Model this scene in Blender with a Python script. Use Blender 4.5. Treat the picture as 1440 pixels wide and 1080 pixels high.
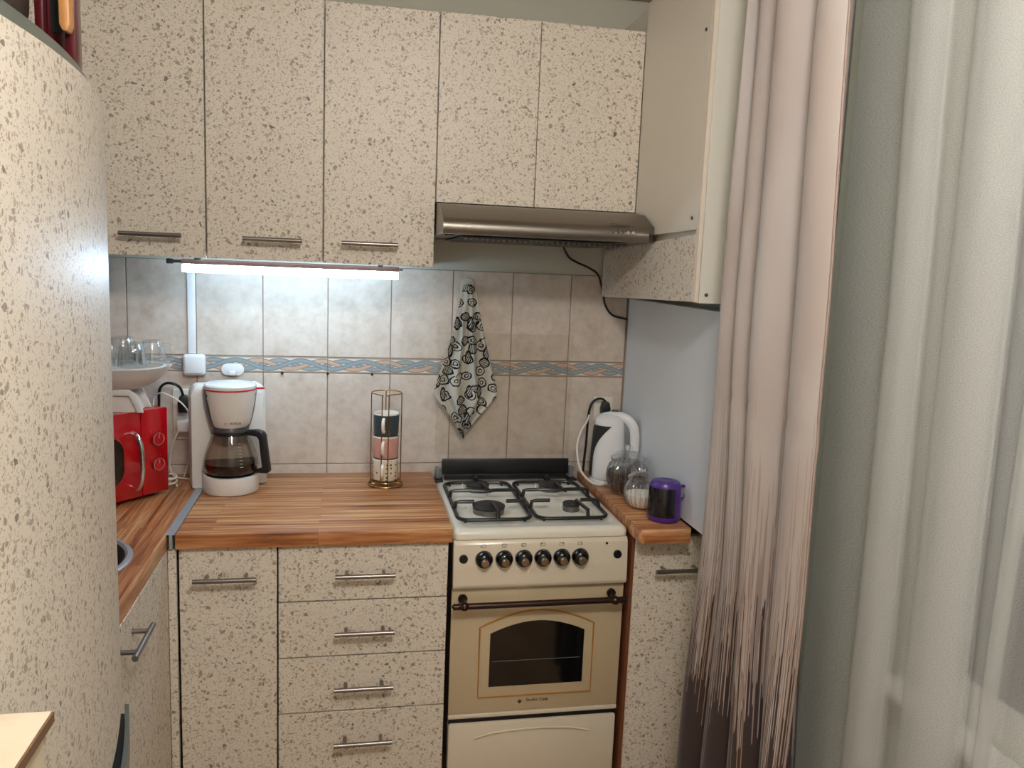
import bpy, bmesh, math, random
from mathutils import Vector, Matrix
random.seed(7)
PI = math.pi
S = bpy.context.scene
for o in list(bpy.data.objects): bpy.data.objects.remove(o)
C = S.collection

# ---------------------------------------------------------------- camera (fitted to tiles, doors, drawers)
def make_camera():
    yaw, pit, rol = math.radians(11.4198), math.radians(8.3608), math.radians(2.3615)
    F = Vector((math.sin(yaw)*math.cos(pit), math.cos(yaw)*math.cos(pit), -math.sin(pit)))
    R = Vector((math.cos(yaw), -math.sin(yaw), 0)); U = R.cross(F)
    R2 = R*math.cos(rol) + U*math.sin(rol); U2 = -R*math.sin(rol) + U*math.cos(rol)
    cd = bpy.data.cameras.new('camera'); co = bpy.data.objects.new('camera', cd); C.objects.link(co)
    cd.sensor_width = 36; cd.lens = 1151.912/1440*36; cd.clip_start = .02
    m = Matrix((R2, U2, -F)).transposed().to_4x4(); m.translation = Vector((.92956, -2.68765, 1.57467))
    co.matrix_world = m; S.camera = co
make_camera()
# ---------------------------------------------------------------- world, exposure, lamp strengths
w = bpy.data.worlds.new('world'); S.world = w; w.use_nodes = True
w.node_tree.nodes['Background'].inputs[0].default_value = (.62, .70, .80, 1)
w.node_tree.nodes['Background'].inputs[1].default_value = .22
S.view_settings.view_transform = 'Standard'; S.view_settings.look = 'None'
S.view_settings.exposure = 0.0; S.view_settings.gamma = 1; S.view_settings.use_curve_mapping = False
CEIL_LAMP = (1.15, -2.45, 2.55); CEIL_POWER = 122.0; CEIL_COL = (1, .95, .91)
LED_POWER = 46.0; LED_COL = (.54, .77, 1)

# ---------------------------------------------------------------- materials
def srgb(r, g, b):
    f = lambda c: (c/255/12.92) if c/255 <= .04045 else ((c/255+.055)/1.055)**2.4
    return (f(r), f(g), f(b), 1)
MATS = {}
class NT:
    def __init__(s, name):
        s.m = bpy.data.materials.new(name); s.m.use_nodes = True; s.t = s.m.node_tree; s.t.nodes.clear()
        s.out = s.t.nodes.new('ShaderNodeOutputMaterial'); MATS[name] = s.m
    def n(s, typ, ins=None, **kw):
        nd = s.t.nodes.new('ShaderNode'+typ)
        for k, v in kw.items(): setattr(nd, k, v)
        for k, v in (ins or {}).items():
            sk = nd.inputs[k]
            if isinstance(v, bpy.types.NodeSocket): s.t.links.new(v, sk)
            else: sk.default_value = v
        return nd
    def math(s, op, a, b=None, c=None, clamp=False):
        ins = {0: a}
        if b is not None: ins[1] = b
        if c is not None: ins[2] = c
        return s.n('Math', ins, operation=op, use_clamp=clamp).outputs[0]
    def mix(s, fac, a, b, bt='MIX'):
        nd = s.n('Mix', None, data_type='RGBA', blend_type=bt)
        for i, v in ((0, fac), (6, a), (7, b)):
            if isinstance(v, bpy.types.NodeSocket): s.t.links.new(v, nd.inputs[i])
            else: nd.inputs[i].default_value = v
        return nd.outputs[2]
    def smooth(s, v, a, b, lo=0., hi=1.):
        nd = s.n('MapRange', {0: v, 1: a, 2: b, 3: lo, 4: hi}, interpolation_type='SMOOTHSTEP')
        return nd.outputs[0]
    def obj(s): return s.n('TexCoord').outputs['Object']
    def mapping(s, v, scale=(1, 1, 1), loc=(0, 0, 0), rot=(0, 0, 0)):
        return s.n('Mapping', {'Vector': v, 'Scale': scale, 'Location': loc, 'Rotation': rot}).outputs[0]
    def noise(s, v, scale, detail=3, rough=.5):
        return s.n('TexNoise', {'Vector': v, 'Scale': scale, 'Detail': detail, 'Roughness': rough})
    def sep(s, v):
        return s.n('SeparateXYZ', {0: v}).outputs
    def pbr(s, **ins):
        p = s.n('BsdfPrincipled', {k.replace('_', ' '): v for k, v in ins.items()})
        s.t.links.new(p.outputs[0], s.out.inputs[0]); return p
    def bump(s, h, strength=.2, dist=.002):
        return s.n('Bump', {'Height': h, 'Strength': strength, 'Distance': dist}).outputs[0]
def plain(name, col, rough=.5, metal=0., coat=0., spec=.5, var=.06, vscale=30, **kw):
    t = NT(name); nz = t.noise(t.obj(), vscale, 3).outputs[0]
    dk = tuple(c*(1-var) for c in col[:3])+(1,); lt = tuple(min(1, c*(1+var)) for c in col[:3])+(1,)
    c = t.mix(nz, dk, lt)
    t.pbr(Base_Color=c, Roughness=rough, Metallic=metal, Coat_Weight=coat, Specular_IOR_Level=spec, **kw); return t.m

def terrazzo(name, base, dens=1.0):
    t = NT(name)
    rnd = t.n('ObjectInfo').outputs['Random']
    off = t.n('CombineXYZ', {0: t.math('MULTIPLY', rnd, 7.3), 1: t.math('MULTIPLY', rnd, 3.1), 2: t.math('MULTIPLY', rnd, 11.7)}).outputs[0]
    co = t.n('VectorMath', {0: t.obj(), 1: off}, operation='ADD').outputs[0]
    dn = t.n('VectorMath', {0: t.noise(co, 60, 1).outputs[1], 1: (.5, .5, .5)}, operation='SUBTRACT').outputs[0]
    co = t.n('VectorMath', {0: dn, 1: (.006, .006, .006), 2: co}, operation='MULTIPLY_ADD').outputs[0]
    nz = t.noise(co, 9, 2).outputs[0]
    col = t.mix(nz, tuple(c*.95 for c in base[:3])+(1,), base)
    layers = [(380, .13, .22*dens, .0), (240, .12, .22*dens, .15), (128, .12, .15*dens, .35), (95, .13, .08*dens, .45)]
    for i, (sc, th, keep, alpha) in enumerate(layers):
        cc = t.mapping(co, loc=(i*3.3, i*1.7, i*2.1), rot=(.3*i, .5*i, .2*i))
        v = t.n('TexVoronoi', {'Vector': cc, 'Scale': sc}, feature='F1')
        e = t.n('TexVoronoi', {'Vector': cc, 'Scale': sc}, feature='DISTANCE_TO_EDGE')
        rgb = t.n('SeparateColor', {0: v.outputs['Color']}).outputs
        k = t.math('LESS_THAN', rgb[0], keep)
        m = t.math('MULTIPLY', t.math('GREATER_THAN', e.outputs['Distance'], th), k)
        ramp = t.n('ValToRGB', {0: rgb[1]})
        r = ramp.color_ramp; r.interpolation = 'CONSTANT'
        cols = [srgb(158, 142, 126), srgb(132, 112, 98), srgb(170, 156, 140), srgb(160, 122, 106), srgb(84, 70, 62), srgb(142, 126, 112)]
        r.elements[0].color = cols[0]; r.elements[1].position = .2; r.elements[1].color = cols[1]
        for p, c in zip((.45, .70, .78, .84), cols[2:]):
            el = r.elements.new(p); el.color = c
        col = t.mix(t.math('MULTIPLY', m, .5+alpha*.6), col, ramp.outputs[0])
    t.pbr(Base_Color=col, Roughness=.42, Specular_IOR_Level=.4); return t.m
TER = terrazzo('terrazzo_laminate', srgb(226, 216, 200))

def wood(name, along):
    t = NT(name); co = t.obj(); x, y, z = t.sep(co)[:3]
    L, Wd = (x, y) if along == 'x' else (y, x)
    v = t.n('CombineXYZ', {0: L, 1: Wd, 2: 0.}).outputs[0]
    br = t.n('TexBrick', {'Vector': v, 'Color1': (0, 0, 0, 1), 'Color2': (1, 1, 1, 1), 'Mortar': (.5, .5, .5, 1), 'Scale': 1., 'Mortar Size': 0.0006, 'Mortar Smooth': .3,
                          'Bias': 0., 'Brick Width': .62, 'Row Height': .034}, offset=.43)
    g = t.n('SeparateColor', {0: br.outputs[0]}).outputs[0]
    v2 = t.n('CombineXYZ', {0: t.math('MULTIPLY', L, 2.0), 1: t.math('MULTIPLY', Wd, 52), 2: t.math('MULTIPLY_ADD', g, 9, t.math('MULTIPLY', z, 30))}).outputs[0]
    gr = t.noise(v2, 1.6, 5, .62).outputs[0]
    v3 = t.n('CombineXYZ', {0: t.math('MULTIPLY', L, 8), 1: t.math('MULTIPLY', Wd, 260), 2: t.math('MULTIPLY', z, 200)}).outputs[0]
    fine = t.noise(v3, 1., 2).outputs[0]
    tone = t.math('ADD', t.math('MULTIPLY_ADD', gr, 2.0, -.5), t.math('MULTIPLY', g, .26))
    ramp = t.n('ValToRGB', {0: tone}); r = ramp.color_ramp
    r.elements[0].position = .28; r.elements[0].color = srgb(112, 66, 38); r.elements[1].position = .92; r.elements[1].color = srgb(226, 180, 132)
    for p, c in ((.46, srgb(158, 98, 58)), (.62, srgb(186, 124, 78)), (.76, srgb(200, 142, 94))):
        e = r.elements.new(p); e.color = c
    col = t.mix(t.math('MULTIPLY', fine, .35), ramp.outputs[0], srgb(120, 70, 38))
    col = t.mix(t.math('MULTIPLY', br.outputs['Fac'], .4), col, srgb(96, 52, 26))
    t.pbr(Base_Color=col, Roughness=.36, Specular_IOR_Level=.45); return t.m
WX = wood('worktop_wood', 'x'); WY = wood('worktop_wood_lengthwise', 'y')

def tile_mat():
    t = NT('tile_glaze')
    rnd = t.n('ObjectInfo').outputs['Random']
    off = t.n('CombineXYZ', {0: t.math('MULTIPLY', rnd, 9.), 1: t.math('MULTIPLY', rnd, 5.), 2: t.math('MULTIPLY', rnd, 13.)}).outputs[0]
    co = t.n('VectorMath', {0: t.obj(), 1: off}, operation='ADD').outputs[0]
    a = t.noise(co, 11, 6, .65); b = t.noise(co, 38, 4, .6).outputs[0]
    f = t.math('ADD', t.math('MULTIPLY', a.outputs[0], .6), t.math('MULTIPLY', b, .4))
    ramp = t.n('ValToRGB', {0: f}); r = ramp.color_ramp
    r.elements[0].position = .32; r.elements[0].color = srgb(182, 166, 150); r.elements[1].position = .68; r.elements[1].color = srgb(216, 205, 193)
    e = r.elements.new(.5); e.color = srgb(203, 190, 176)
    t.pbr(Base_Color=ramp.outputs[0], Roughness=.3, Normal=t.bump(b, .12, .001)); return t.m
TILE = tile_mat()

def border_mat():
    t = NT('border_tile_print'); x, y, z = t.sep(t.obj())[:3]      # local: x 0..0.2, z 0..0.05
    v = t.math('DIVIDE', z, .0516)
    col = srgb(214, 206, 192)
    def band(col, phase, c1, amp=.25, half=.13):
        s = t.math('MULTIPLY', t.math('SINE', t.math('MULTIPLY_ADD', x, 2*PI/.2, phase)), amp)
        d = t.math('ABSOLUTE', t.math('SUBTRACT', t.math('SUBTRACT', v, .5), s))
        m = t.math('LESS_THAN', d, half)
        st = t.math('SINE', t.math('MULTIPLY', d, 110.))
        c = t.mix(t.math('MULTIPLY_ADD', st, .2, .25), c1, srgb(196, 192, 184))
        col = t.mix(m, col, c)
        ln = t.math('LESS_THAN', t.math('ABSOLUTE', t.math('SUBTRACT', d, half)), .022)
        return t.mix(ln, col, srgb(128, 126, 122))
    col = band(col, 0., srgb(122, 140, 146)); col = band(col, 2.09, srgb(196, 152, 120)); col = band(col, 4.19, srgb(110, 136, 148))
    for lo, hi, c in ((0, .10, srgb(168, 150, 132)), (.91, 1.1, srgb(160, 146, 132))):
        m = t.math('MULTIPLY', t.math('GREATER_THAN', v, lo), t.math('LESS_THAN', v, hi)); col = t.mix(m, col, c)
    t.pbr(Base_Color=col, Roughness=.3); return t.m
BORDER = border_mat()

def thin_glass(name, tint=(1, 1, 1, 1), rough=.03, refl=.9, edge=.74):
    t = NT(name)
    lw = t.n('LayerWeight', {'Blend': .4}).outputs['Facing']
    f = t.math('MULTIPLY_ADD', t.math('POWER', lw, 1.8), refl*.8, (.10 if refl > .85 else .05) if refl > .5 else .02, clamp=True)
    tc = t.mix(t.math('POWER', lw, 1.6), tint, tuple(c*edge for c in tint[:3])+(1,))
    tr = t.n('BsdfTransparent', {0: tc}).outputs[0]; gl = t.n('BsdfGlossy', {'Color': (.95, .97, .98, 1), 'Roughness': rough}).outputs[0]
    mx = t.n('MixShader', {0: f, 1: tr, 2: gl}).outputs[0]; t.t.links.new(mx, t.out.inputs[0]); return t.m
GLASS = thin_glass('clear_glass', (.975, .98, .98, 1), .10); FILM = thin_glass('clear_sheet', (.985, .98, .97, 1), .25, .2, .9)
SOLIDG = plain('solid_glass', (1, 1, 1, 1), .03, var=0., Transmission_Weight=1., IOR=1.45)
SMOKE = thin_glass('carafe_glass', (.66, .58, .50, 1), .04, .8)

def curtain_mat():
    t = NT('curtain_print'); uv = t.n('TexCoord').outputs['UV']; u, v, _ = t.sep(uv)[:3]     # u metres across cloth, v metres above floor
    st = lambda fu, fv, k: t.noise(t.n('CombineXYZ', {0: t.math('MULTIPLY', u, fu), 1: t.math('MULTIPLY', v, fv), 2: k}).outputs[0], 1., 1).outputs[0]
    soft = t.noise(t.n('CombineXYZ', {0: t.math('MULTIPLY', u, 3), 1: t.math('MULTIPLY', v, 1.6), 2: 4.}).outputs[0], 1., 2).outputs[0]
    base = t.mix(t.smooth(soft, .35, .65), srgb(163, 150, 142), srgb(173, 164, 158))
    def cols(freq, k):
        c = t.math('FLOOR', t.math('MULTIPLY', u, freq))
        wn = t.n('TexWhiteNoise', {'W': t.math('ADD', c, k)}, noise_dimensions='1D')
        return wn.outputs['Value'], t.n('SeparateColor', {0: wn.outputs['Color']}).outputs
    r1, c1 = cols(520., 13.3); r2, c2 = cols(460., 71.7); r3, c3 = cols(440., 211.1)
    brk = st(300, 9, 0.)
    top1 = t.math('MULTIPLY_ADD', r1, -.50, 1.36)
    m1 = t.math('MULTIPLY', t.smooth(t.math('SUBTRACT', top1, v), 0., .05), t.math('GREATER_THAN', brk, t.math('MULTIPLY_ADD', c1[1], .5, .22)))
    col = t.mix(t.math('MULTIPLY', m1, t.smooth(v, 1.36, .85, .3, .62)), base, srgb(108, 84, 76))
    brk2 = st(420, 26, 5.)
    top2 = t.math('MULTIPLY_ADD', t.math('POWER', r2, 1.6), .38, .60)
    m2 = t.math('MULTIPLY', t.smooth(t.math('SUBTRACT', top2, v), 0., .012), t.math('GREATER_THAN', t.math('ADD', brk2, t.smooth(v, .95, .68, 0., .6)), t.math('MULTIPLY_ADD', c2[2], .35, .3)))
    col = t.mix(m2, col, srgb(50, 38, 38))
    gold = t.math('MULTIPLY', t.math('LESS_THAN', r3, .12), t.math('MULTIPLY', t.math('GREATER_THAN', v, t.math('MULTIPLY_ADD', c3[1], .32, .42)), t.math('LESS_THAN', v, t.math('MULTIPLY_ADD', c3[2], .25, .72))))
    col = t.mix(t.math('MULTIPLY', gold, .75), col, srgb(164, 136, 110))
    wv = t.noise(t.mapping(uv, (900, 900, 1)), 1., 1).outputs[0]
    t.pbr(Base_Color=col, Roughness=.55, Sheen_Weight=.15, Normal=t.bump(wv, .08, .0006)); return t.m
CURT = curtain_mat()
def sheer_mat():
    t = NT('sheer_fabric'); uv = t.n('TexCoord').outputs['UV']
    wv = t.noise(t.mapping(uv, (350, 800, 1)), 1., 2).outputs[0]
    f = t.smooth(wv, .3, .7, .40, .60)
    tr = t.n('BsdfTransparent', {0: (1, 1, 1, 1)}).outputs[0]
    d = t.n('BsdfDiffuse', {0: (.72, .73, .70, 1)}).outputs[0]; tl = t.n('BsdfTranslucent', {0: (.72, .73, .70, 1)}).outputs[0]
    a = t.n('MixShader', {0: .35, 1: d, 2: tl}).outputs[0]; b = t.n('MixShader', {0: f, 1: tr, 2: a}).outputs[0]
    t.t.links.new(b, t.out.inputs[0]); return t.m
SHEER = sheer_mat()
def towel_mat():
    t = NT('towel_print'); x, y, z = t.sep(t.obj())[:3]
    co = t.n('CombineXYZ', {0: x, 1: z, 2: 0.}).outputs[0]
    nd = t.n('VectorMath', {0: t.noise(co, 34, 2).outputs[1], 1: (.5, .5, .5)}, operation='SUBTRACT').outputs[0]
    co = t.n('VectorMath', {0: nd, 1: (.018, .018, 0), 2: co}, operation='MULTIPLY_ADD').outputs[0]
    vo = t.n('TexVoronoi', {'Vector': co, 'Scale': 25., 'Randomness': .8}, voronoi_dimensions='2D')
    d = vo.outputs['Distance']; rgb = t.n('SeparateColor', {0: vo.outputs['Color']}).outputs
    rad = t.math('MULTIPLY_ADD', rgb[1], .12, .30)
    ring = t.math('LESS_THAN', t.math('ABSOLUTE', t.math('SUBTRACT', d, rad)), .05)
    inner = t.math('LESS_THAN', d, rad)
    ang = t.math('MULTIPLY', rgb[2], 6.28)
    pr = t.math('ADD', t.math('MULTIPLY', x, t.math('COSINE', ang)), t.math('MULTIPLY', z, t.math('SINE', ang)))
    stripes = t.math('GREATER_THAN', t.math('SINE', t.math('MULTIPLY', pr, 1250.)), .1)
    s1 = t.math('MULTIPLY', t.math('MULTIPLY', stripes, inner), t.math('GREATER_THAN', rgb[0], .55))
    core = t.math('MULTIPLY', t.math('LESS_THAN', t.math('ABSOLUTE', t.math('SUBTRACT', d, .15)), .04), t.math('LESS_THAN', rgb[0], .45))
    co2 = t.mapping(t.n('CombineXYZ', {0: x, 1: z, 2: 0.}).outputs[0], (1, .42, 1), (.37, .11, 0), (0, 0, .75))
    vb = t.n('TexVoronoi', {'Vector': co2, 'Scale': 34., 'Randomness': .9}, voronoi_dimensions='2D'); db = vb.outputs['Distance']; cb = t.n('SeparateColor', {0: vb.outputs['Color']}).outputs
    kb_ = t.math('LESS_THAN', cb[0], .42)
    inb = t.math('MULTIPLY', kb_, t.math('LESS_THAN', db, .30))
    lin = t.math('GREATER_THAN', t.math('SINE', t.math('MULTIPLY', t.sep(co2)[0], 1500.)), -.1)
    bar = t.math('MULTIPLY', kb_, t.math('MAXIMUM', t.math('LESS_THAN', t.math('ABSOLUTE', t.math('SUBTRACT', db, .28)), .05), t.math('MULTIPLY', t.math('LESS_THAN', db, .25), lin)))
    m = t.math('MAXIMUM', t.math('MAXIMUM', ring, s1), core)
    m = t.math('MAXIMUM', t.math('MULTIPLY', m, t.math('SUBTRACT', 1., inb)), bar)
    col = t.mix(m, srgb(236, 231, 218), srgb(30, 29, 28))
    t.pbr(Base_Color=col, Roughness=.85); return t.m
TOWEL = towel_mat()
def emit(name, col, s):
    t = NT(name); e = t.n('Emission', {0: col+(1,), 1: s}); t.t.links.new(e.outputs[0], t.out.inputs[0]); return t.m
def steel_mat(name, col, rough, stretch=(4, 300, 300)):
    t = NT(name); nz = t.noise(t.mapping(t.obj(), stretch), 1., 3).outputs[0]
    c = t.mix(nz, tuple(k*.86 for k in col[:3])+(1,), col)
    t.pbr(Base_Color=c, Metallic=1., Roughness=t.math('MULTIPLY_ADD', nz, .12, rough)); return t.m
def marble(name, a, b, scale=7):
    t = NT(name); nz = t.noise(t.obj(), scale, 6, .6).outputs[0]
    t.pbr(Base_Color=t.mix(t.smooth(nz, .35, .65), a, b), Roughness=.4); return t.m
STEEL = steel_mat('brushed_steel', srgb(140, 133, 124), .30); HANDLE = steel_mat('handle_steel', srgb(150, 144, 140), .28)
CHROME = plain('chrome', srgb(225, 225, 228), .07, 1.); ALU = plain('aluminium', srgb(178, 188, 196), .35, .55)
WHITE = plain('white_plastic', srgb(226, 222, 216), .35); WHITEG = plain('white_gloss_plastic', srgb(232, 232, 232), .18)
BLACK = plain('black_plastic', srgb(24, 24, 26), .38); BLACKG = plain('black_gloss', srgb(12, 12, 14), .08, coat=.3)
IRON = plain('black_enamel', srgb(26, 25, 26), .32); BURN = plain('burner_cap', srgb(44, 41, 40), .55); BURNR = plain('burner_ring', srgb(120, 116, 112), .4, .7)
CREAM = plain('cream_enamel', srgb(222, 210, 188), .22, coat=.3, var=.02); CREAMT = plain('hob_enamel', srgb(232, 226, 210), .18, coat=.3, var=.02)
OVEN = plain('oven_front_glass', srgb(196, 178, 146), .12, coat=.5, var=.02); GOLD = plain('gold_print', srgb(184, 128, 52), .35, .2)
BRONZE = plain('aged_bronze', srgb(66, 50, 44), .3, .8); BRONZEL = plain('brass_cap', srgb(156, 132, 106), .35, .7)
RED = plain('red_enamel', srgb(174, 9, 19), .16, coat=.6, var=.02); REDP = plain('red_plastic', srgb(206, 30, 42), .3)
WALLP = plain('wall_paint', srgb(196, 194, 180), .8, var=.02, vscale=5); WALLB = plain('wall_paint_light', srgb(228, 225, 216), .8, var=.02, vscale=5); WALLG = plain('wall_paint_green', srgb(188, 192, 175), .8, var=.02, vscale=5)
CEILM = plain('ceiling_paint', srgb(236, 233, 226), .85, var=.01); FLOORM = marble('floor_vinyl', srgb(150, 118, 84), srgb(178, 144, 106), 6)
GROUT = plain('grout', srgb(150, 128, 116), .8); PANELM = plain('panel_laminate', srgb(226, 231, 235), .4, var=.015, vscale=4)
LAMW = plain('white_laminate', srgb(224, 218, 206), .35, var=.015); EDGE = plain('edge_band_cream', srgb(226, 214, 198), .45); SIDE = plain('cabinet_side_laminate', srgb(222, 218, 206), .4, var=.015)
BROWNL = plain('brown_laminate', srgb(112, 66, 42), .45, var=.2, vscale=14); DARK = plain('shadow_gap_board', srgb(38, 24, 22), .6)
WOODT = plain('cornice_wood', srgb(196, 166, 132), .5, var=.1); MAROON = plain('maroon_lacquer', srgb(86, 22, 30), .25, coat=.3); TANW = plain('tan_wood', srgb(202, 144, 86), .4, var=.12)
GREYP = plain('grey_plastic', srgb(110, 112, 112), .35); GREYD = plain('dark_grey_plastic', srgb(72, 72, 74), .35); FGREEN = plain('handle_grey_green', srgb(92, 98, 92), .3)
MARB = marble('beige_laminate', srgb(212, 196, 168), srgb(226, 212, 188)); MARBE = plain('brown_edge', srgb(112, 82, 58), .5)
PURPLE = plain('purple_plastic', srgb(74, 36, 126), .3); GRILL = plain('speaker_cloth', srgb(14, 10, 20), .25, coat=.4)
COFFEE = plain('ground_coffee', srgb(58, 34, 26), .9, var=.4, vscale=400); SUGAR = plain('white_sugar', srgb(240, 232, 216), .8, var=.06, vscale=500); LIQ = plain('brewed_coffee', srgb(30, 16, 10), .08)
CABLEW = plain('white_cable', srgb(226, 220, 204), .4); CABLEB = plain('black_cable', srgb(18, 18, 18), .4); GOLDW = plain('gold_wire', srgb(176, 140, 84), .25, .9)
CUPG = plain('cup_dark_glaze', srgb(56, 72, 78), .3, var=.15, vscale=120); CUPP = plain('cup_pink_glaze', srgb(212, 160, 148), .3, var=.08, vscale=120); CUPW = plain('cup_white_glaze', srgb(236, 230, 218), .2)
LEDHOUS = plain('lamp_housing', srgb(150, 116, 108), .4, .3); IVORY = plain('ivory_plastic', srgb(214, 208, 186), .4); PRINT = plain('dark_print', srgb(60, 48, 40), .5)
WINF = plain('window_pvc', srgb(232, 230, 224), .3); OUTLET = plain('outlet_ivory', srgb(228, 220, 204), .35)
def dots_mat():
    t = NT('cup_dot_glaze'); v = t.n('TexVoronoi', {'Vector': t.obj(), 'Scale': 75., 'Randomness': .25})
    m = t.math('LESS_THAN', v.outputs['Distance'], .26); t.pbr(Base_Color=t.mix(m, srgb(232, 220, 198), srgb(120, 96, 82)), Roughness=.25); return t.m
CUPD = dots_mat()
PANEM = plain('window_glass', srgb(96, 98, 98), .12, spec=.5)

# ---------------------------------------------------------------- geometry helpers
class MB:
    def __init__(s): s.bm = bmesh.new()
    def _merge(s, b, mat=None):
        me = bpy.data.meshes.new('t'); b.to_mesh(me); b.free()
        if mat is not None: me.transform(mat)
        s.bm.from_mesh(me); bpy.data.meshes.remove(me); return s
    def box(s, x0, x1, y0, y1, z0, z1, bev=0., seg=2, M=None):
        b = bmesh.new(); bmesh.ops.create_cube(b, size=1)
        for v in b.verts: v.co = Vector(((x0+x1)/2+v.co.x*(x1-x0), (y0+y1)/2+v.co.y*(y1-y0), (z0+z1)/2+v.co.z*(z1-z0)))
        if bev: bmesh.ops.bevel(b, geom=b.edges[:], offset=bev, segments=seg, affect='EDGES', profile=.5)
        return s._merge(b, M)
    def lathe(s, prof, c=(0, 0, 0), seg=32, a0=0., a1=2*PI, rib=None, sx=1., sy=1.):
        full = abs(a1-a0-2*PI) < 1e-6; n = seg if full else seg+1; rows = []
        for r, z in prof:
            row = []
            for i in range(n):
                a = a0+(a1-a0)*i/seg
                rr = r*(1+(rib[1]*math.cos(rib[0]*a) if rib and rib[2] <= z <= rib[3] else 0))
                row.append(s.bm.verts.new((c[0]+rr*sx*math.cos(a), c[1]+rr*sy*math.sin(a), c[2]+z)))
            rows.append(row)
        for j in range(len(rows)-1):
            for i in range(seg):
                k = (i+1) % n
                q = [rows[j][i], rows[j][k], rows[j+1][k], rows[j+1][i]]
                s.bm.faces.new(q)
        return s
    def cyl(s, p0, p1, r, r2=None, seg=16):
        p0, p1 = Vector(p0), Vector(p1); r2 = r if r2 is None else r2
        d = (p1-p0); M = Matrix.Translation(p0) @ d.to_track_quat('Z', 'Y').to_matrix().to_4x4()
        b = bmesh.new(); L = d.length; A = []; B = []
        for i in range(seg):
            a = 2*PI*i/seg; A.append(b.verts.new((r*math.cos(a), r*math.sin(a), 0))); B.append(b.verts.new((r2*math.cos(a), r2*math.sin(a), L)))
        for i in range(seg):
            k = (i+1) % seg; b.faces.new((A[i], A[k], B[k], B[i]))
        b.faces.new(A[::-1]); b.faces.new(B); return s._merge(b, M)
    def tube(s, pts, r, seg=8, smooth=0, closed=False, flat=1.):
        pts = [Vector(p) for p in pts]
        if smooth:
            o = []; n = len(pts); rng = range(n if closed else n-1)
            for i in rng:
                g = lambda k: pts[k % n] if closed else pts[max(0, min(n-1, k))]
                p0, p1, p2, p3 = g(i-1), g(i), g(i+1), g(i+2)
                for j in range(smooth):
                    t = j/smooth
                    o.append(.5*((2*p1)+(p2-p0)*t+(2*p0-5*p1+4*p2-p3)*t*t+(3*p1-p0-3*p2+p3)*t**3))
            if not closed: o.append(pts[-1])
            pts = o
        n = len(pts); tn = []
        for i in range(n):
            a = pts[(i-1) % n] if closed or i > 0 else pts[i]; b = pts[(i+1) % n] if closed or i < n-1 else pts[i]
            tn.append((b-a).normalized())
        ref = Vector((0, 0, 1)) if abs(tn[0].z) < .9 else Vector((0, 1, 0))
        nv = (ref-tn[0]*ref.dot(tn[0])).normalized(); rows = []
        for i in range(n):
            nv = (nv-tn[i]*nv.dot(tn[i])).normalized(); bn = tn[i].cross(nv)
            rows.append([s.bm.verts.new(pts[i]+r*(math.cos(2*PI*k/seg)*nv+flat*math.sin(2*PI*k/seg)*bn)) for k in range(seg)])
        for i in range(n if closed else n-1):
            A, B = rows[i], rows[(i+1) % n]
            for k in range(seg): s.bm.faces.new((A[k], A[(k+1) % seg], B[(k+1) % seg], B[k]))
        if not closed: s.bm.faces.new(rows[0][::-1]); s.bm.faces.new(rows[-1])
        return s
    def prism(s, poly, d0, d1, axis='y', bev=0., M=None):
        # poly in the two other axes; axis 'y': (x,z), 'x': (y,z), 'z': (x,y)
        f = {'y': lambda p, d: (p[0], d, p[1]), 'x': lambda p, d: (d, p[0], p[1]), 'z': lambda p, d: (p[0], p[1], d)}[axis]
        b = bmesh.new(); A = [b.verts.new(f(p, d0)) for p in poly]; B = [b.verts.new(f(p, d1)) for p in poly]; n = len(poly)
        b.faces.new(A); b.faces.new(B[::-1])
        for i in range(n): b.faces.new((A[i], B[i], B[(i+1) % n], A[(i+1) % n]))
        bmesh.ops.recalc_face_normals(b, faces=b.faces[:])
        if bev: bmesh.ops.bevel(b, geom=b.edges[:], offset=bev, segments=2, affect='EDGES', profile=.5)
        return s._merge(b, M)
    def sphere(s, c, r, sc=(1, 1, 1), seg=16):
        b = bmesh.new(); bmesh.ops.create_uvsphere(b, u_segments=seg, v_segments=seg//2, radius=r)
        for v in b.verts: v.co = Vector((c[0]+v.co.x*sc[0], c[1]+v.co.y*sc[1], c[2]+v.co.z*sc[2]))
        return s._merge(b)
    def mesh(s, name='m', smooth=True, fix=True):
        if fix: bmesh.ops.recalc_face_normals(s.bm, faces=s.bm.faces[:])
        me = bpy.data.meshes.new(name); s.bm.to_mesh(me); s.bm.free()
        if smooth:
            for p in me.polygons: p.use_smooth = True
            me.set_sharp_from_angle(angle=math.radians(40))
        return me
def tag(o, label=None, cat=None, group=None, kind=None):
    for k, v in (('label', label), ('category', cat), ('group', group), ('kind', kind)):
        if v: o[k] = v
    return o
def thing(name, loc, label, cat, rz=0., group=None):
    o = bpy.data.objects.new(name, None); C.objects.link(o); o.location = loc; o.rotation_euler = (0, 0, rz); o.empty_display_size = .05
    return tag(o, label, cat, group)
def link(name, me, mat, parent=None, loc=None, label=None):
    if mat and not me.materials: me.materials.append(mat)
    o = bpy.data.objects.new(name, me); C.objects.link(o)
    if parent: o.parent = parent
    if loc is not None: o.location = loc
    if label: o['label'] = label
    return o
def rootof(p):
    while p.parent: p = p.parent
    return p
def part(name, mb, mat, parent, label=None, local=False, smooth=True):
    """mesh given in world coordinates unless local; becomes a child of parent (roots of world parts are unrotated)"""
    me = mb.mesh(name, smooth)
    if not local:
        r_ = rootof(parent); me.transform((Matrix.Translation(r_.location) @ r_.rotation_euler.to_matrix().to_4x4()).inverted())
    return link(name, me, mat, parent, label=label)
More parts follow.
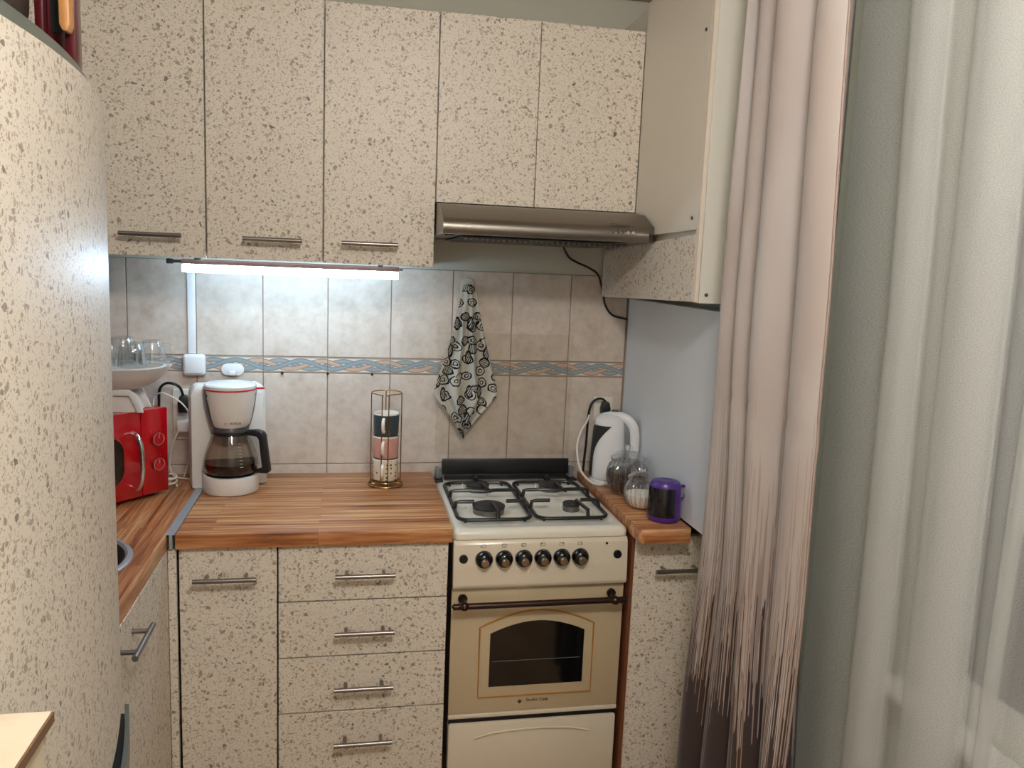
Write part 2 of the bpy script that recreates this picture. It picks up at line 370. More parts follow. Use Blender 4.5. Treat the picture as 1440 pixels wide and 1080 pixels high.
def single(name, mb, mat, label, cat, group=None, loc=None, kind=None, smooth=True):
    me = mb.mesh(name, smooth)
    if loc is None:
        xs = [v.co for v in me.vertices]; mn = [min(c[i] for c in xs) for i in range(3)]; mx = [max(c[i] for c in xs) for i in range(3)]
        loc = ((mn[0]+mx[0])/2, (mn[1]+mx[1])/2, mn[2])
    me.transform(Matrix.Translation(-Vector(loc))); o = link(name, me, mat); o.location = loc
    return tag(o, label, cat, group, kind)
def struct(name, mb, mat): return tag(link(name, mb.mesh(name, False), mat), kind='structure')
def text_mesh(body, size, depth=.0004):
    cu = bpy.data.curves.new('t', 'FONT'); cu.body = body; cu.size = size; cu.extrude = depth; cu.align_x = 'CENTER'; cu.align_y = 'CENTER'
    o = bpy.data.objects.new('t', cu); C.objects.link(o)
    bpy.context.view_layer.update(); dg = bpy.context.evaluated_depsgraph_get()
    me = bpy.data.meshes.new_from_object(o.evaluated_get(dg)); bpy.data.objects.remove(o); bpy.data.curves.remove(cu); return me

# bar pull, shared mesh: bar along x, door face at y=0, sticking out to -y
hb = MB().cyl((-.0775, -.036, 0), (.0775, -.036, 0), .0062, seg=12)
for sx in (-.048, .048): hb.cyl((sx, .0, 0), (sx, -.036, 0), .0052, seg=10)
HMESH = hb.mesh('handle')
def handle(parent, wpos, rz=0.):
    o = link('handle', HMESH, HANDLE, parent); o.location = Vector(wpos)-rootof(parent).location; o.rotation_euler = (0, 0, rz)
    return o

# ================================================================ SETTING
XL, XR, YB, YF, ZC = -.14, 1.95, .004, -3.9, 2.55
struct('floor', MB().box(XL-.1, XR+.1, YF-.1, .1, -.1, 0), FLOORM)
struct('ceiling', MB().box(XL-.1, XR+.1, YF-.1, .1, ZC, ZC+.1), CEILM)
wb = struct('wall_back', MB().box(XL-.1, XR+.1, YB, .1, 0, ZC), WALLP)
struct('wall_left', MB().box(XL-.1, XL, YF, YB, 0, ZC), WALLB)
struct('wall_front', MB().box(XL-.1, XR+.1, YF-.1, YF, 0, ZC), WALLB)
WY0, WY1, WZ0, WZ1 = -2.75, -1.45, .845, 2.2
struct('wall_right', MB().box(XR, XR+.12, YF, WY0, 0, ZC).box(XR, XR+.12, WY1, YB, 0, ZC).box(XR, XR+.12, WY0, WY1, 0, WZ0).box(XR, XR+.12, WY0, WY1, WZ1, ZC), WALLG)
# cornice
struct('trim_1', MB().box(XL, XR, -.045, YB, 2.434, ZC, .006), WOODT)
# grout and tiles
g = link('grout', MB().box(XL, 1.868, .0015, YB, .5, 1.5456).mesh('grout', False), GROUT, wb)
X0, TW, GAP = .6631, .2, .003
rows = [('tile', .6015, .9), ('tile', .9, 1.2), ('border_tile', 1.2, 1.2516), ('tile', 1.2516, 1.5456)]
cache = {}
for nm, z0, z1 in rows:
    for k in range(-5, 8):
        a, b = max(X0+TW*k, XL), min(X0+TW*(k+1), 1.868)
        if b-a < .01: continue
        gap = GAP if nm == 'tile' else .0016
        key = (nm, round(b-a, 4), round(z1-z0, 4))
        if key not in cache:
            cache[key] = MB().box(gap/2, b-a-gap/2, -.001, .0035, gap/2, z1-z0-gap/2, .0009, 1).mesh(nm, False)
        link(nm, cache[key], TILE if nm == 'tile' else BORDER, wb, (a, 0, z0))
# window
wf = MB()
for a in ((WY0, WY1, WZ0, WZ0+.048), (WY0, WY1, WZ1-.07, WZ1), (WY0, WY0+.07, WZ0+.048, WZ1-.07), (WY1-.055, WY1, WZ0+.048, WZ1-.07), (-2.14, -2.06, WZ0+.048, WZ1-.07)):
    wf.box(XR+.02, XR+.08, a[0], a[1], a[2], a[3])
win = struct('window_1', wf, WINF)
link('window_pane', MB().box(XR+.045, XR+.051, WY0+.07, -2.14, WZ0+.048, WZ1-.07).mesh('p', False), PANEM, win)
link('window_pane', MB().box(XR+.045, XR+.051, -2.06, WY1-.055, WZ0+.048, WZ1-.07).mesh('p', False), PANEM, win)
link('window_sill', MB().box(XR-.045, XR+.1, WY0-.04, WY1+.04, WZ0-.03, WZ0-.003, .006).mesh('s'), WINF, win)

# ceiling lamp: gives the room its main light
t = thing('ceiling_lamp', CEIL_LAMP, 'round white ceiling lamp lighting the kitchen from above', 'lamp')
part('lamp_base', MB().lathe([(.0, -.001), (.06, -.001), (.055, -.02), (.0, -.022)]), WHITE, t, local=True)
part('stem', MB().cyl((0, 0, -.02), (0, 0, -.075), .008), WHITE, t, local=True)
part('globe', MB().lathe([(.0, -.075), (.06, -.082), (.105, -.11), (.125, -.15), (.118, -.19), (.09, -.22), (.045, -.238), (.0, -.242)]), emit('lamp_glow', CEIL_COL, CEIL_POWER), t, local=True)

# ================================================================ WALL CABINETS
UF, ZU, ZT = -.31, 1.5553, 2.2515
def wall_cab(x0, x1, hx, label):
    t = thing('wall_cabinet', ((x0+x1)/2, -.15, ZU), label, 'cabinet', group='wall cabinets over the worktop')
    part('body', MB().box(x0+.0005, x1-.0005, UF+.0175, -.002, ZU+.002, ZT-.002), DARK if False else SIDE, t)
    d = part('door', MB().box(x0+.0016, x1-.0016, UF, UF+.017, ZU, ZT, .0012, 1), TER, t)
    if hx is not None: handle(d, (hx, UF, 1.612))
    return t
wall_cab(-.075, .238, None, 'speckled wall cabinet in the corner behind the fridge top')
wall_cab(.2385, .546, .411, 'speckled wall cabinet above the red microwave, with a dark bar handle')
wall_cab(.5465, .8555, .723, 'speckled wall cabinet above the coffee maker, over the lit strip lamp')
wall_cab(.856, 1.1668, .984, 'speckled wall cabinet above the stacked cups, next to the range hood')
t = thing('hood_cabinet', (1.465, -.15, 1.738), 'short speckled cabinet with two doors without handles above the range hood', 'cabinet')
part('body', MB().box(1.1675, 1.763, UF+.0175, -.002, 1.741, ZT-.004), SIDE, t)
for a, b in ((1.1675, 1.4528), (1.4536, 1.7632)):
    part('door', MB().box(a+.0006, b-.0002, UF, UF+.017, 1.739, ZT+.002, .0012, 1), TER, t)
# cabinet on the right wall
t = thing('corner_cabinet', (1.85, -.4, 1.487), 'white narrow wall cabinet beside the hood with a speckled lower flap', 'cabinet')
part('body', MB().box(1.782, XR-.001, -.764, -.018, 1.50, 2.33), SIDE, t)
part('side_panel', MB().box(1.776, XR-.001, -.781, -.765, 1.496, 2.335, .001, 1), SIDE, t, 'cream front side panel with dark screws')
part('edge_strip', MB().box(1.764, 1.7755, -.781, -.765, 1.498, 2.335, .001, 1), EDGE, t)
part('door', MB().prism([(-.312, 1.668), (-.764, 1.676), (-.764, 2.33), (-.312, 2.33)], 1.764, 1.780, 'x'), LAMW, t, 'plain white upper door')
part('flap', MB().prism([(-.018, 1.476), (-.764, 1.499), (-.764, 1.664), (-.018, 1.630)], 1.764, 1.780, 'x'), TER, t, 'speckled lower flap')
for p in ((1.795, -.781, 1.517),):
    part('screw', MB().cyl((p[0], -.7805, p[2]), (p[0], -.7835, p[2]), .0045, seg=12), GREYD, t)
for y, z in ((-.735, 1.705), (-.74, 2.15)):
    part('screw', MB().cyl((1.7645, y, z), (1.7615, y, z), .0045, seg=12), GREYD, t)
# wall hooks / dots above cabinets
single('wall_screw', MB().cyl((1.884, YB-.0005, 2.371), (1.884, -.006, 2.371), .004, seg=12), BLACK, 'small black screw in the bare wall above the hood cabinet', 'screw')

# ---- range hood
t = thing('range_hood', (1.463, -.26, 1.64), 'brushed steel range hood under the speckled cabinet', 'range hood')
prof = [(-.012, 1.7365), (-.315, 1.7365), (-.40, 1.7265), (-.485, 1.690), (-.497, 1.682), (-.503, 1.670), (-.503, 1.654), (-.498, 1.648), (-.498, 1.646), (-.012, 1.643)]
hx0, hx1 = 1.1695, 1.7615
hb = MB(); poly = prof
A = []
for xx, ins in ((hx0, .0), (hx0+.012, 0), (hx1-.022, 0), (hx1, .022)):
    A.append([hb.bm.verts.new((xx, max(y, -.503+ins) if ins else y, z)) for y, z in poly])
for j in range(3):
    for i in range(len(poly)):
        k = (i+1) % len(poly); hb.bm.faces.new((A[j][i], A[j][k], A[j+1][k], A[j+1][i]))
hb.bm.faces.new(A[0]); hb.bm.faces.new(A[-1][::-1])
part('canopy', hb, STEEL, t)
gp = part('grille', MB().box(1.225, 1.70, -.44, -.06, 1.638, 1.6425), GREYD, t, 'dark slatted filter grille')
for i in range(30):
    x = 1.235+i*.0153
    MBs = MB().prism([(x, -.435), (x+.007, -.435), (x+.013, -.065), (x+.006, -.065)], 1.634, 1.6375, 'z')
    part('grille_slat', MBs, STEEL, gp)
for i in range(5):
    part('button', MB().cyl((1.634+i*.0145, -.502, 1.671), (1.634+i*.0145, -.508, 1.671), .0042, seg=14), CHROME, t)
part('badge', MB().box(1.632, 1.690, -.4872, -.4835, 1.6930, 1.6945), GREYD, t)
part('screw_mark', MB().box(1.178, 1.204, -.47, -.467, 1.6425, 1.6455).box(1.190, 1.193, -.48, -.455, 1.6425, 1.6455), BLACK, t)
part('cord', MB().tube([(1.622, -.012, 1.642), (1.645, -.010, 1.605), (1.674, -.008, 1.588), (1.72, -.008, 1.570), (1.752, -.008, 1.547), (1.772, -.009, 1.49), (1.782, -.008, 1.45), (1.81, -.008, 1.415), (1.8635, -.008, 1.402)], .0034, 8, 6), CABLEB, t, 'thin black cord looping on the wall')

# ---- strip lamp under the cabinets
LX0, LX1, LY = .4735, 1.069, -.255
t = thing('strip_lamp', (.772, LY, 1.515), 'lit white strip lamp under the wall cabinets', 'lamp')
part('housing', MB().box(LX0, LX1+.001, LY-.014, LY+.014, 1.5365, 1.551, .002), LEDHOUS, t, 'dull pink metal housing')
part('diffuser', MB().box(LX0+.001, LX1-.001, LY-.012, LY+.012, 1.5145, 1.5362, .005), emit('strip_glow', LED_COL, LED_POWER), t, 'glowing white tube cover')
part('end_cap', MB().box(LX0-.002, LX0+.0008, LY-.013, LY+.013, 1.514, 1.5362, .001), WHITE, t); part('end_cap', MB().box(LX1-.0008, LX1+.002, LY-.013, LY+.013, 1.514, 1.5362, .001), WHITE, t)
for x in (.507, 1.010): part('clip', MB().box(x, x+.014, LY-.016, LY+.016, 1.549, 1.5553, .001), GREYD, t)
part('plug', MB().cyl((LX0, LY, 1.543), (.448, LY, 1.543), .004).box(.432, .450, LY-.007, LY+.007, 1.536, 1.550, .002), GREYD, t)
part('tip', MB().cyl((LX1+.001, LY, 1.543), (1.082, LY, 1.543), .0025), GREYD, t)

# ================================================================ BASE CABINETS, WORKTOPS
BF, CF, CT, CZ = -.585, -.60, .831, .87
t = thing('base_cabinet', (.63, -.3, 0), 'speckled base cabinet with one tall door under the coffee maker', 'cabinet')
part('body', MB().box(.512, .754, BF+.018, -.003, .1, CT-.001), DARK, t); part('plinth', MB().box(.512, .754, -.52, -.5, 0, .1), BROWNL, t)
d = part('door', MB().box(.5145, .7532, BF, BF+.017, .105, CT-.0025, .0012, 1), TER, t); handle(d, (.6295, BF, .754))
t = thing('drawer_cabinet', (.98, -.3, 0), 'speckled base cabinet with four drawers beside the stove', 'cabinet')
part('body', MB().box(.7555, 1.2, BF+.018, -.003, .1, CT-.001), DARK, t); part('plinth', MB().box(.7555, 1.2, -.52, -.5, 0, .1), BROWNL, t)
zz = [CT-.0025, .6747, .5189, .3609, .105]
for i in range(4):
    d = part('drawer', MB().box(.7575, 1.1985, BF, BF+.017, zz[i+1]+.0018, zz[i]-.0018, .0012, 1), TER, t)
    handle(d, (.9795, BF, (.753, .595, .439, .2805)[i]))
t = thing('sink_cabinet', (.2, -.83, 0), 'speckled base cabinet under the round sink, beside the fridge', 'cabinet')
part('body', MB().box(XL+.003, .472, -1.068, -1.052, .1, CT-.001).box(XL+.003, .472, -.626, -.61, .1, CT-.001).box(XL+.003, .472, -1.052, -.626, .1, .116).box(XL+.003, XL+.012, -1.052, -.626, .116, CT-.001), DARK, t)
part('filler', MB().box(.473, .4885, -.700, -.59, .105, CT-.003, .001, 1), TER, t); part('filler', MB().box(.489, .5085, -.590, -.575, .105, CT-.003, .001, 1), TER, t)
d = part('door', MB().box(.473, .4895, -1.066, -.703, .105, CT-.003, .0012, 1), TER, t)
handle(d, (.4895, -.992, .778), PI/2)
t = thing('narrow_cabinet', (1.84, -.3, 0), 'narrow speckled base cabinet between the stove and the curtain', 'cabinet')
part('body', MB().box(1.731, XR-.002, BF+.018, -.003, .1, CT-.001), BROWNL, t)
part('side_panel', MB().box(1.7195, 1.730, BF+.004, -.003, 0, CT-.001), BROWNL, t, 'brown wood-look side')
d = part('door', MB().box(1.7285, XR-.004, BF-.0005, BF+.0165, .105, CT-.004, .0012, 1), TER, t); handle(d, (1.8585, BF-.0005, .737))

# round sink cut into the left worktop
SX, SY, SR = .244, -.775, .205
def slab_with_hole(x0, x1, y0, y1, z0, z1, cx, cy, r, n=48):
    m = MB(); bm = m.bm
    per = []
    for i in range(n):
        a = 2*PI*i/n; dx, dy = math.cos(a), math.sin(a)
        ts = [((x1-cx)/dx if dx > 0 else (x0-cx)/dx) if abs(dx) > 1e-9 else 1e9, ((y1-cy)/dy if dy > 0 else (y0-cy)/dy) if abs(dy) > 1e-9 else 1e9]
        tt = min(ts); per.append((cx+dx*tt, cy+dy*tt))
    # snap nearest perimeter samples to the corners
    for c in ((x0, y0), (x0, y1), (x1, y0), (x1, y1)):
        j = min(range(n), key=lambda i: (per[i][0]-c[0])**2+(per[i][1]-c[1])**2); per[j] = c
    ring = lambda pts, z: [bm.verts.new((p[0], p[1], z)) for p in pts]
    hole = [(cx+r*math.cos(2*PI*i/n), cy+r*math.sin(2*PI*i/n)) for i in range(n)]
    R = [ring(per, z1), ring(hole, z1), ring(hole, z0), ring(per, z0)]
    for j in range(4):
        for i in range(n):
            k = (i+1) % n; A, B = R[j], R[(j+1) % 4]; bm.faces.new((A[i], A[k], B[k], B[i]))
    return m
o = single('worktop', slab_with_hole(XL+.002, .489, -1.073, -.002, CT, CZ, SX, SY, SR-.010), WY, 'wooden worktop with the round sink and the red microwave on it', 'worktop', smooth=False)
o = single('worktop', MB().box(.5085, 1.2075, CF, -.002, CT, CZ, .002), WX, 'wooden worktop with the coffee maker and stacked cups on it', 'worktop')
o = single('worktop', MB().prism([(1.7165, -.002), (1.8665, -.002), (1.8665, -.640), (1.860, -.655), (1.726, -.655), (1.7165, -.640)], CT, CZ, 'z', .002), WX, 'short wooden worktop with the glass jars and purple speaker on it', 'worktop')
single('joint_strip', MB().box(.4855, .5085, -.602, -.004, CZ+.0003, CZ+.0022, .0006, 1).box(.4950, .5030, -.601, -.004, CT+.002, CZ+.001), ALU, 'flat aluminium strip covering the corner joint of the wooden worktops', 'joint strip')
t = thing('sink', (SX, SY, CZ), 'round stainless steel sink set in the wooden worktop', 'sink')
part('rim', MB().lathe([(SR, .0008), (SR-.004, .005), (SR-.012, .0055), (SR-.0175, .001), (SR-.010, .0006), (SR, .0008)], seg=48), ALU, t, local=True)
part('bowl', MB().lathe([(SR-.0165, .001), (SR-.026, -.02), (SR-.045, -.12), (SR-.08, -.15), (.03, -.155), (.0, -.155)], seg=48), STEEL, t, local=True)
part('drain', MB().lathe([(.03, -.1545), (.024, -.151), (.0, -.151)], seg=24), CHROME, t, local=True)

# grey panel on the right wall
single('wall_panel', MB().box(1.8685, XR-.001, -.72, -.003, CZ+.003, 1.473, .001, 1), PANELM, 'smooth pale grey wall panel behind the glass jars', 'panel')

# ================================================================ STOVE
SL, SRt = 1.2135, 1.7115; SW = SRt-SL
t = thing('gas_stove', ((SL+SRt)/2, -.3, 0), 'cream four-burner gas stove with black grates and bronze oven handle', 'stove')
part('body', MB().box(SL+.003, SRt-.003, -.545, -.03, .03, .825), CREAM, t)
for x in (SL+.05, SRt-.05):
    for y in (-.48, -.08): part('foot', MB().cyl((x, y, 0), (x, y, .03), .018), BLACK, t)
part('gap_shade', MB().box(SL+.004, SRt-.004, -.5478, -.5452, .268, .312), BLACK, t)  # black strip painted in as the shade of the gap above the drawer
hob = MB()
# hob plate: rounded plate with sunken middle, front lip
def rrect(x0, x1, y0, y1, r, n=6):
    pts = []
    for cx, cy, a0 in ((x1-r, y1-r, 0), (x0+r, y1-r, PI/2), (x0+r, y0+r, PI), (x1-r, y0+r, 1.5*PI)):
        for i in range(n+1):
            a = a0+PI/2*i/n; pts.append((cx+r*math.cos(a), cy+r*math.sin(a)))
    return pts
def loft(m, rings, cap0=False, cap1=False):
    R = [[m.bm.verts.new(p) for p in ring] for ring in rings]; n = len(R[0])
    for j in range(len(R)-1):
        for i in range(n): m.bm.faces.new((R[j][i], R[j][(i+1) % n], R[j+1][(i+1) % n], R[j+1][i]))
    if cap0: m.bm.faces.new(R[0][::-1])
    if cap1: m.bm.faces.new(R[-1])
    return m
rr = lambda i, z, r: [(p[0], p[1], z) for p in rrect(SL+i, SRt-i, -.565+i, -.022-i*.4, r)]
loft(hob, [rr(.0, .826, .02), rr(.0, .838, .02), rr(.003, .846, .02), rr(.010, .851, .022), rr(.028, .8525, .03), rr(.036, .848, .03), rr(.045, .846, .03)], True, True)
part('hob_plate', hob, CREAMT, t, 'pale enamel hob plate')
cp = MB().prism([(-.54, .824), (-.563, .824), (-.571, .812), (-.578, .75), (-.580, .70), (-.576, .690), (-.566, .687), (-.54, .687)], SL+.001, SRt-.001, 'x', .003)
part('control_panel', cp, CREAM, t)
kn = MB().lathe([(.0, .0), (.0245, .0), (.0245, .006), (.0225, .014), (.019, .020), (.013, .024), (.0, .0245)], seg=28).mesh('knob')
kc = MB().lathe([(.0105, .020), (.0105, .031), (.009, .0335), (.0, .034)], seg=20).mesh('knob_cap')
kl = MB().box(-.0018, .0018, -.0005, .0005, .0, .004).mesh('p', False)
ROT = Matrix.Rotation(PI/2, 4, 'X')
def face_y(z): return -.571-(.812-z)*.113
for x in (1.298, 1.354, 1.409, 1.463, 1.517, 1.570):
    z = .774; k = link('knob', kn, BLACKG, t, Vector((x, face_y(z)-.0005, z))-t.location); k.rotation_euler = (PI/2+.11, 0, 0)
    c = link('knob_cap', kc, BRONZEL, k, (0, 0, 0))
for i, x in enumerate((1.298, 1.354, 1.409, 1.463, 1.517, 1.570)):
    z = .8095; y = face_y(z)-.0008; wd, ht = .0065, .0045
    m = MB()
    for a in ((-wd, wd, -ht, -ht+.0009), (-wd, wd, ht-.0009, ht), (-wd, -wd+.0009, -ht, ht), (wd-.0009, wd, -ht, ht)): m.box(x+a[0], x+a[1], y, y+.0012, z+a[2], z+a[3])
    dx, dz = ((-.009, -.003), (0, -.0065), (-.003, -.0015), (-.003, .0015), (.003, .0015), (.003, -.0015))[i]
    m.box(x+dx-.0014, x+dx+.0014, y, y+.0012, z+dz-.0012, z+dz+.0012); m.box(x-.0008, x+.0008, y, y+.0012, z-.0098, z-.0085)
    part('printed_icon', m, PRINT, t)
for x, z in ((1.242, .775), (1.680, .776)):
    part('push_button', MB().cyl((x, face_y(z)+.002, z), (x, face_y(z)-.004, z-.0004), .0125, .0115, 24), BLACK, t)
part('indicator', MB().cyl((1.648, face_y(.808)+.002, .808), (1.648, face_y(.808)-.0012, .808), .0038, seg=14), BLACK, t)
# burners
for x, y, r in ((1.339, -.389, .047), (1.341, -.155, .037), (1.58, -.160, .036), (1.592, -.382, .025)):
    b = part('burner', MB().lathe([(r*.98, .846), (r*1.0, .862), (r*.9, .864), (.0, .864)], (x, y, 0), 28), BURNR, t, 'metal burner ring')
    part('burner_cap', MB().lathe([(r*1.02, .8645), (r*1.03, .869), (r*.9, .872), (.0, .8725)], (x, y, 0), 28), BURN, b)
    part('spark_pin', MB().cyl((x-r*1.25, y+r*.3, .846), (x-r*1.25, y+r*.3, .866), .0022), WHITE, b)
# grates
def grate(x0, x1, ys, yb, yf, burn, fr):
    z = .8560; m = MB(); r = .0056
    pts = [(p[0], p[1], z) for p in rrect(x0, x1, yf, yb, .035, 6)]
    m.tube(pts, r, 8, closed=True)
    zt = .879
    for y, full in ys:
        if full:
            cx = (x0+x1)/2
            m.tube([(x0, y, z), (x0+.004, y, zt-.002), (x0+.016, y, zt), (cx-.035, y, zt), (cx, y-.012, zt), (cx+.035, y, zt), (x1-.016, y, zt), (x1-.004, y, zt-.002), (x1, y, z)], r*1.05, 8)
        else:
            m.tube([(x0, y, z), (x0+.004, y, zt-.002), (x0+.016, y, zt), (x0+.058, y, zt)], r*1.05, 8); m.tube([(x1, y, z), (x1-.004, y, zt-.002), (x1-.016, y, zt), (x1-.058, y, zt)], r*1.05, 8)
    (bx, by, br), (fx, fy, frr) = burn
    m.tube([(bx, yb, z), (bx, yb-.004, zt), (bx, by+br*.5, zt)], r, 8)
    m.tube([(bx+.012, by-.028, zt-.003), (bx+.022, by-.115, zt-.003)], r, 8)
    m.tube([(fx+fr, yf, z), (fx+fr, yf+.004, zt), (fx+fr*.6, fy-frr*.35, zt)], r, 8)
    for x, y in ((x0+.02, yb-.008), (x1-.02, yb-.008), (x0+.02, yf+.008), (x1-.02, yf+.008)): m.cyl((x, y, .8465), (x, y, z), .0035)
    return m
part('pan_grate', grate(1.238, 1.450, ((-.268, True), (-.385, False)), -.095, -.488, ((1.341, -.155, .037), (1.339, -.389, .047)), .012), IRON, t, 'black wire pan grate')
part('pan_grate', grate(1.466, 1.678, ((-.268, True), (-.385, False)), -.095, -.488, ((1.58, -.16, .036), (1.592, -.382, .025)), .022), IRON, t, 'black wire pan grate')
bg = part('back_guard', MB().box(1.238, 1.672, -.046, -.030, .872, .922, .002).box(1.245, 1.665, -.052, -.046, .855, .873, .001), BLACK, t, 'black back guard')
for x in (1.224, 1.680):
    part('hinge', MB().box(x-.008, x+.008, -.06, -.034, .86, .898, .003), GREYP, t); part('hinge_foot', MB().box(x-.016, x+.016, -.075, -.03, .852, .859, .002), BLACK, t)
# oven door
dr = part('oven_door', MB().box(SL+.001, SRt-.001, -.560, -.548, .312, .684, .003), OVEN, t, 'beige glass oven door')
part('door_rail', MB().box(SL+.001, SRt-.001, -.562, -.548, .298, .311, .003), CREAM, dr)
def arch(x0, x1, z0, z1, rise, n=14):
    pts = [(x0, z0), (x1, z0)]
    for i in range(n+1):
        tt = i/n; pts.append((x1+(x0-x1)*tt, z1+rise*math.sin(PI*tt)**.9))
    return pts
part('oven_window', MB().prism(arch(1.327, 1.600, .390, .549, .034), -.5612, -.5604, 'y'), BLACKG, dr, 'arched dark glass window')
part('oven_rack', MB().cyl((1.335, -.5614, .466), (1.59, -.5614, .466), .0007, seg=6), GREYP, dr)
op = arch(1.297, 1.627, .359, .568, .046); m = MB()
m.tube([(p[0], -.5606, p[1]) for p in op], .0026, 6, closed=True); part('gold_line', m, GOLD, dr, 'arched gold line')
hd = MB().tube([(1.214, -.604, .651), (1.704, -.604, .653)], .0088, 14)
for x in (1.245, 1.672):
    hd.sphere((x, -.604, .6515), .0125, (1.1, 1, 1)); hd.cyl((x, -.560, .656), (x, -.604, .652), .0075)
    hd.cyl((x, -.561, .657), (x, -.568, .657), .013)
for s_, x in ((-1, 1.230), (1, 1.688)):
    hd.lathe([(.0, 0), (.009, .003), (.0105, .009), (.006, .014), (.0, .015)], (0, 0, 0), 12) if False else None
    hd.sphere((x, -.604, .6515), .0095); hd.sphere((x+s_*.014, -.604, .6515), .006)
part('handle', hd, BRONZE, dr, 'dark bronze rail handle')
me = text_mesh('Studio Casa', .0135); me.transform(Matrix.Translation((1.470, -.5606, .343)) @ ROT); me.transform(Matrix.Translation(-t.location)); link('lettering', me, PRINT, dr)
part('emblem', MB().prism([(1.414, .338), (1.419, .334), (1.424, .338), (1.426, .344), (1.421, .342), (1.419, .348), (1.417, .342), (1.412, .344)], -.5611, -.5604, 'y'), PRINT, dr)
dw = part('lower_drawer', MB().box(SL+.002, SRt-.002, -.565, -.548, .05, .283, .008), CREAM, t)
m = MB().tube([(1.29, -.5652, .238), (1.35, -.566, .252), (1.46, -.566, .258), (1.57, -.566, .252), (1.63, -.5652, .238)], .003, 8, 6); part('embossed_arc', m, CREAM, dw)

# ================================================================ FRIDGE and things on it
FR = math.atan2(.04, .60)   # turned slightly
t = thing('refrigerator', (.18, -1.40, 0), 'tall refrigerator with a bowed speckled door, beside the sink worktop', 'refrigerator')
def fx(y, off=0.):           # bowed front, x as a function of y (metres)
    return .561-.265*(y+1.62)**2+off
def bowed(y0, y1, z0, z1, off, back, n=28, bev=.006):
    pts = [(fx(y0+(y1-y0)*i/n, off), y0+(y1-y0)*i/n) for i in range(n+1)]
    pts = [(back, y0)]+pts+[(back, y1)]
    m = MB(); m.prism(pts, z0, z1, 'z'); return m
part('body', MB().box(-.10, .47, -1.82, -1.095, .02, 1.8045, .004), GREYP, t)
ud = part('upper_door', bowed(-1.82, -1.093, .745, 1.805, .018, .473), TER, t, 'speckled upper door')
ld = part('lower_door', bowed(-1.82, -1.093, .06, .6515, .018, .473), TER, t, 'speckled lower door')
part('top_trim', bowed(-1.82, -1.088, 1.8055, 1.832, .0, .10), FGREEN, t, 'grey top trim')
part('handle_recess', bowed(-1.815, -1.10, .6925, .7445, .002, .473), BLACK, t, 'dark grip recess between the doors')
part('handle_trough', bowed(-1.815, -1.10, .652, .682, .0225, .4735), BLACK, t, 'dark grip trough')
yy = [-1.815+.71*i/28 for i in range(29)]
part('handle', MB().prism([(fx(y, .023), y) for y in yy]+[(fx(y, .0305), y) for y in yy[::-1]], .652, .704, 'z'), FGREEN, t, 'grey-green grip lip')
for x in (-.05, .42):
    for y in (-1.76, -1.14): part('foot', MB().cyl((x, y, 0), (x, y, .02), .02), BLACK, t)
MX = .024
t = thing('maroon_case', (.457+MX, -1.235, 1.832), 'maroon lacquered case with a tan wooden handle standing on the fridge', 'case')
part('body', MB().box(.428+MX, .4415+MX, -1.25, -1.22, 1.8325, 2.13, .003).box(.4415+MX, .470+MX, -1.235, -1.22, 1.8325, 2.13, .002).box(.470+MX, .4865+MX, -1.25, -1.22, 1.8325, 2.13, .003), MAROON, t)
part('slot', MB().box(.447+MX, .463+MX, -1.237, -1.2352, 1.90, 2.12), BLACK, t)
part('handle', MB().prism([(.470+MX, 1.905), (.475+MX, 1.895), (.482+MX, 1.895), (.4855+MX, 1.905), (.4855+MX, 2.10), (.470+MX, 2.10)], -1.275, -1.2505, 'y', .003), TANW, t, 'tan wooden handle')
t = thing('black_case', (.33, -1.42, 1.832), 'black rounded plastic case lying on the fridge beside the maroon case', 'case')
part('shell', MB().prism([(.18, 1.8325), (.4605, 1.8325), (.477, 1.90), (.482, 2.02), (.45, 2.06), (.18, 2.06)], -1.56, -1.33, 'y', .012), BLACK, t)
part('latch', MB().box(.27, .33, -1.572, -1.5605, 1.93, 1.96, .003), GREYD, t)

# beige low cabinet next to the fridge
t = thing('beige_cabinet', (.25, -2.1, 0), 'beige laminate waist-high cabinet standing beside the fridge', 'cabinet')
part('body', MB().box(-.12, .628, -2.55, -1.838, 0, 1.090), MARB, t)
part('top', MB().box(-.13, .634, -2.56, -1.830, 1.0905, 1.100), MARB, t); part('edge_band', MB().box(.6343, .6365, -2.56, -1.830, 1.0885, 1.0995), MARBE, t)

# ================================================================ MICROWAVE
ang = math.atan2(.763, .646); ux, uy = Vector((.646, .763, 0)), Vector((-.763, .646, 0))
c0 = Vector((.419, -.224, CZ+.0005)) - ux*.225 + uy*.155
t = thing('microwave', c0, 'red retro microwave with chrome handle on the corner worktop', 'microwave', ang)
Lp = dict(local=True)
part('body', MB().box(-.223, .223, -.140, .155, .013, .256, .006), RED, t, **Lp)
part('control_panel', MB().box(.139, .225, -.157, -.141, .012, .257, .004), RED, t, **Lp)
dd = part('door', MB().box(-.225, .138, -.157, -.141, .012, .257, .004), RED, t, **Lp)
part('door_window', MB().prism([(p[0], p[1]) for p in rrect(-.19, .083, .055, .195, .045)], -.1588, -.1572, 'y'), BLACKG, dd, 'dark rounded window', **Lp)
part('window_ring', MB().tube([(p[0], -.1578, p[1]) for p in rrect(-.19, .083, .055, .195, .045)], .0025, 8, closed=True), RED, dd, **Lp)
part('handle', MB().tube([(.110, -.157, .198), (.110, -.178, .192), (.112, -.190, .165), (.113, -.193, .118), (.112, -.190, .07), (.110, -.178, .046), (.110, -.157, .040)], .0065, 12, 6), CHROME, dd, 'bowed chrome handle', **Lp)
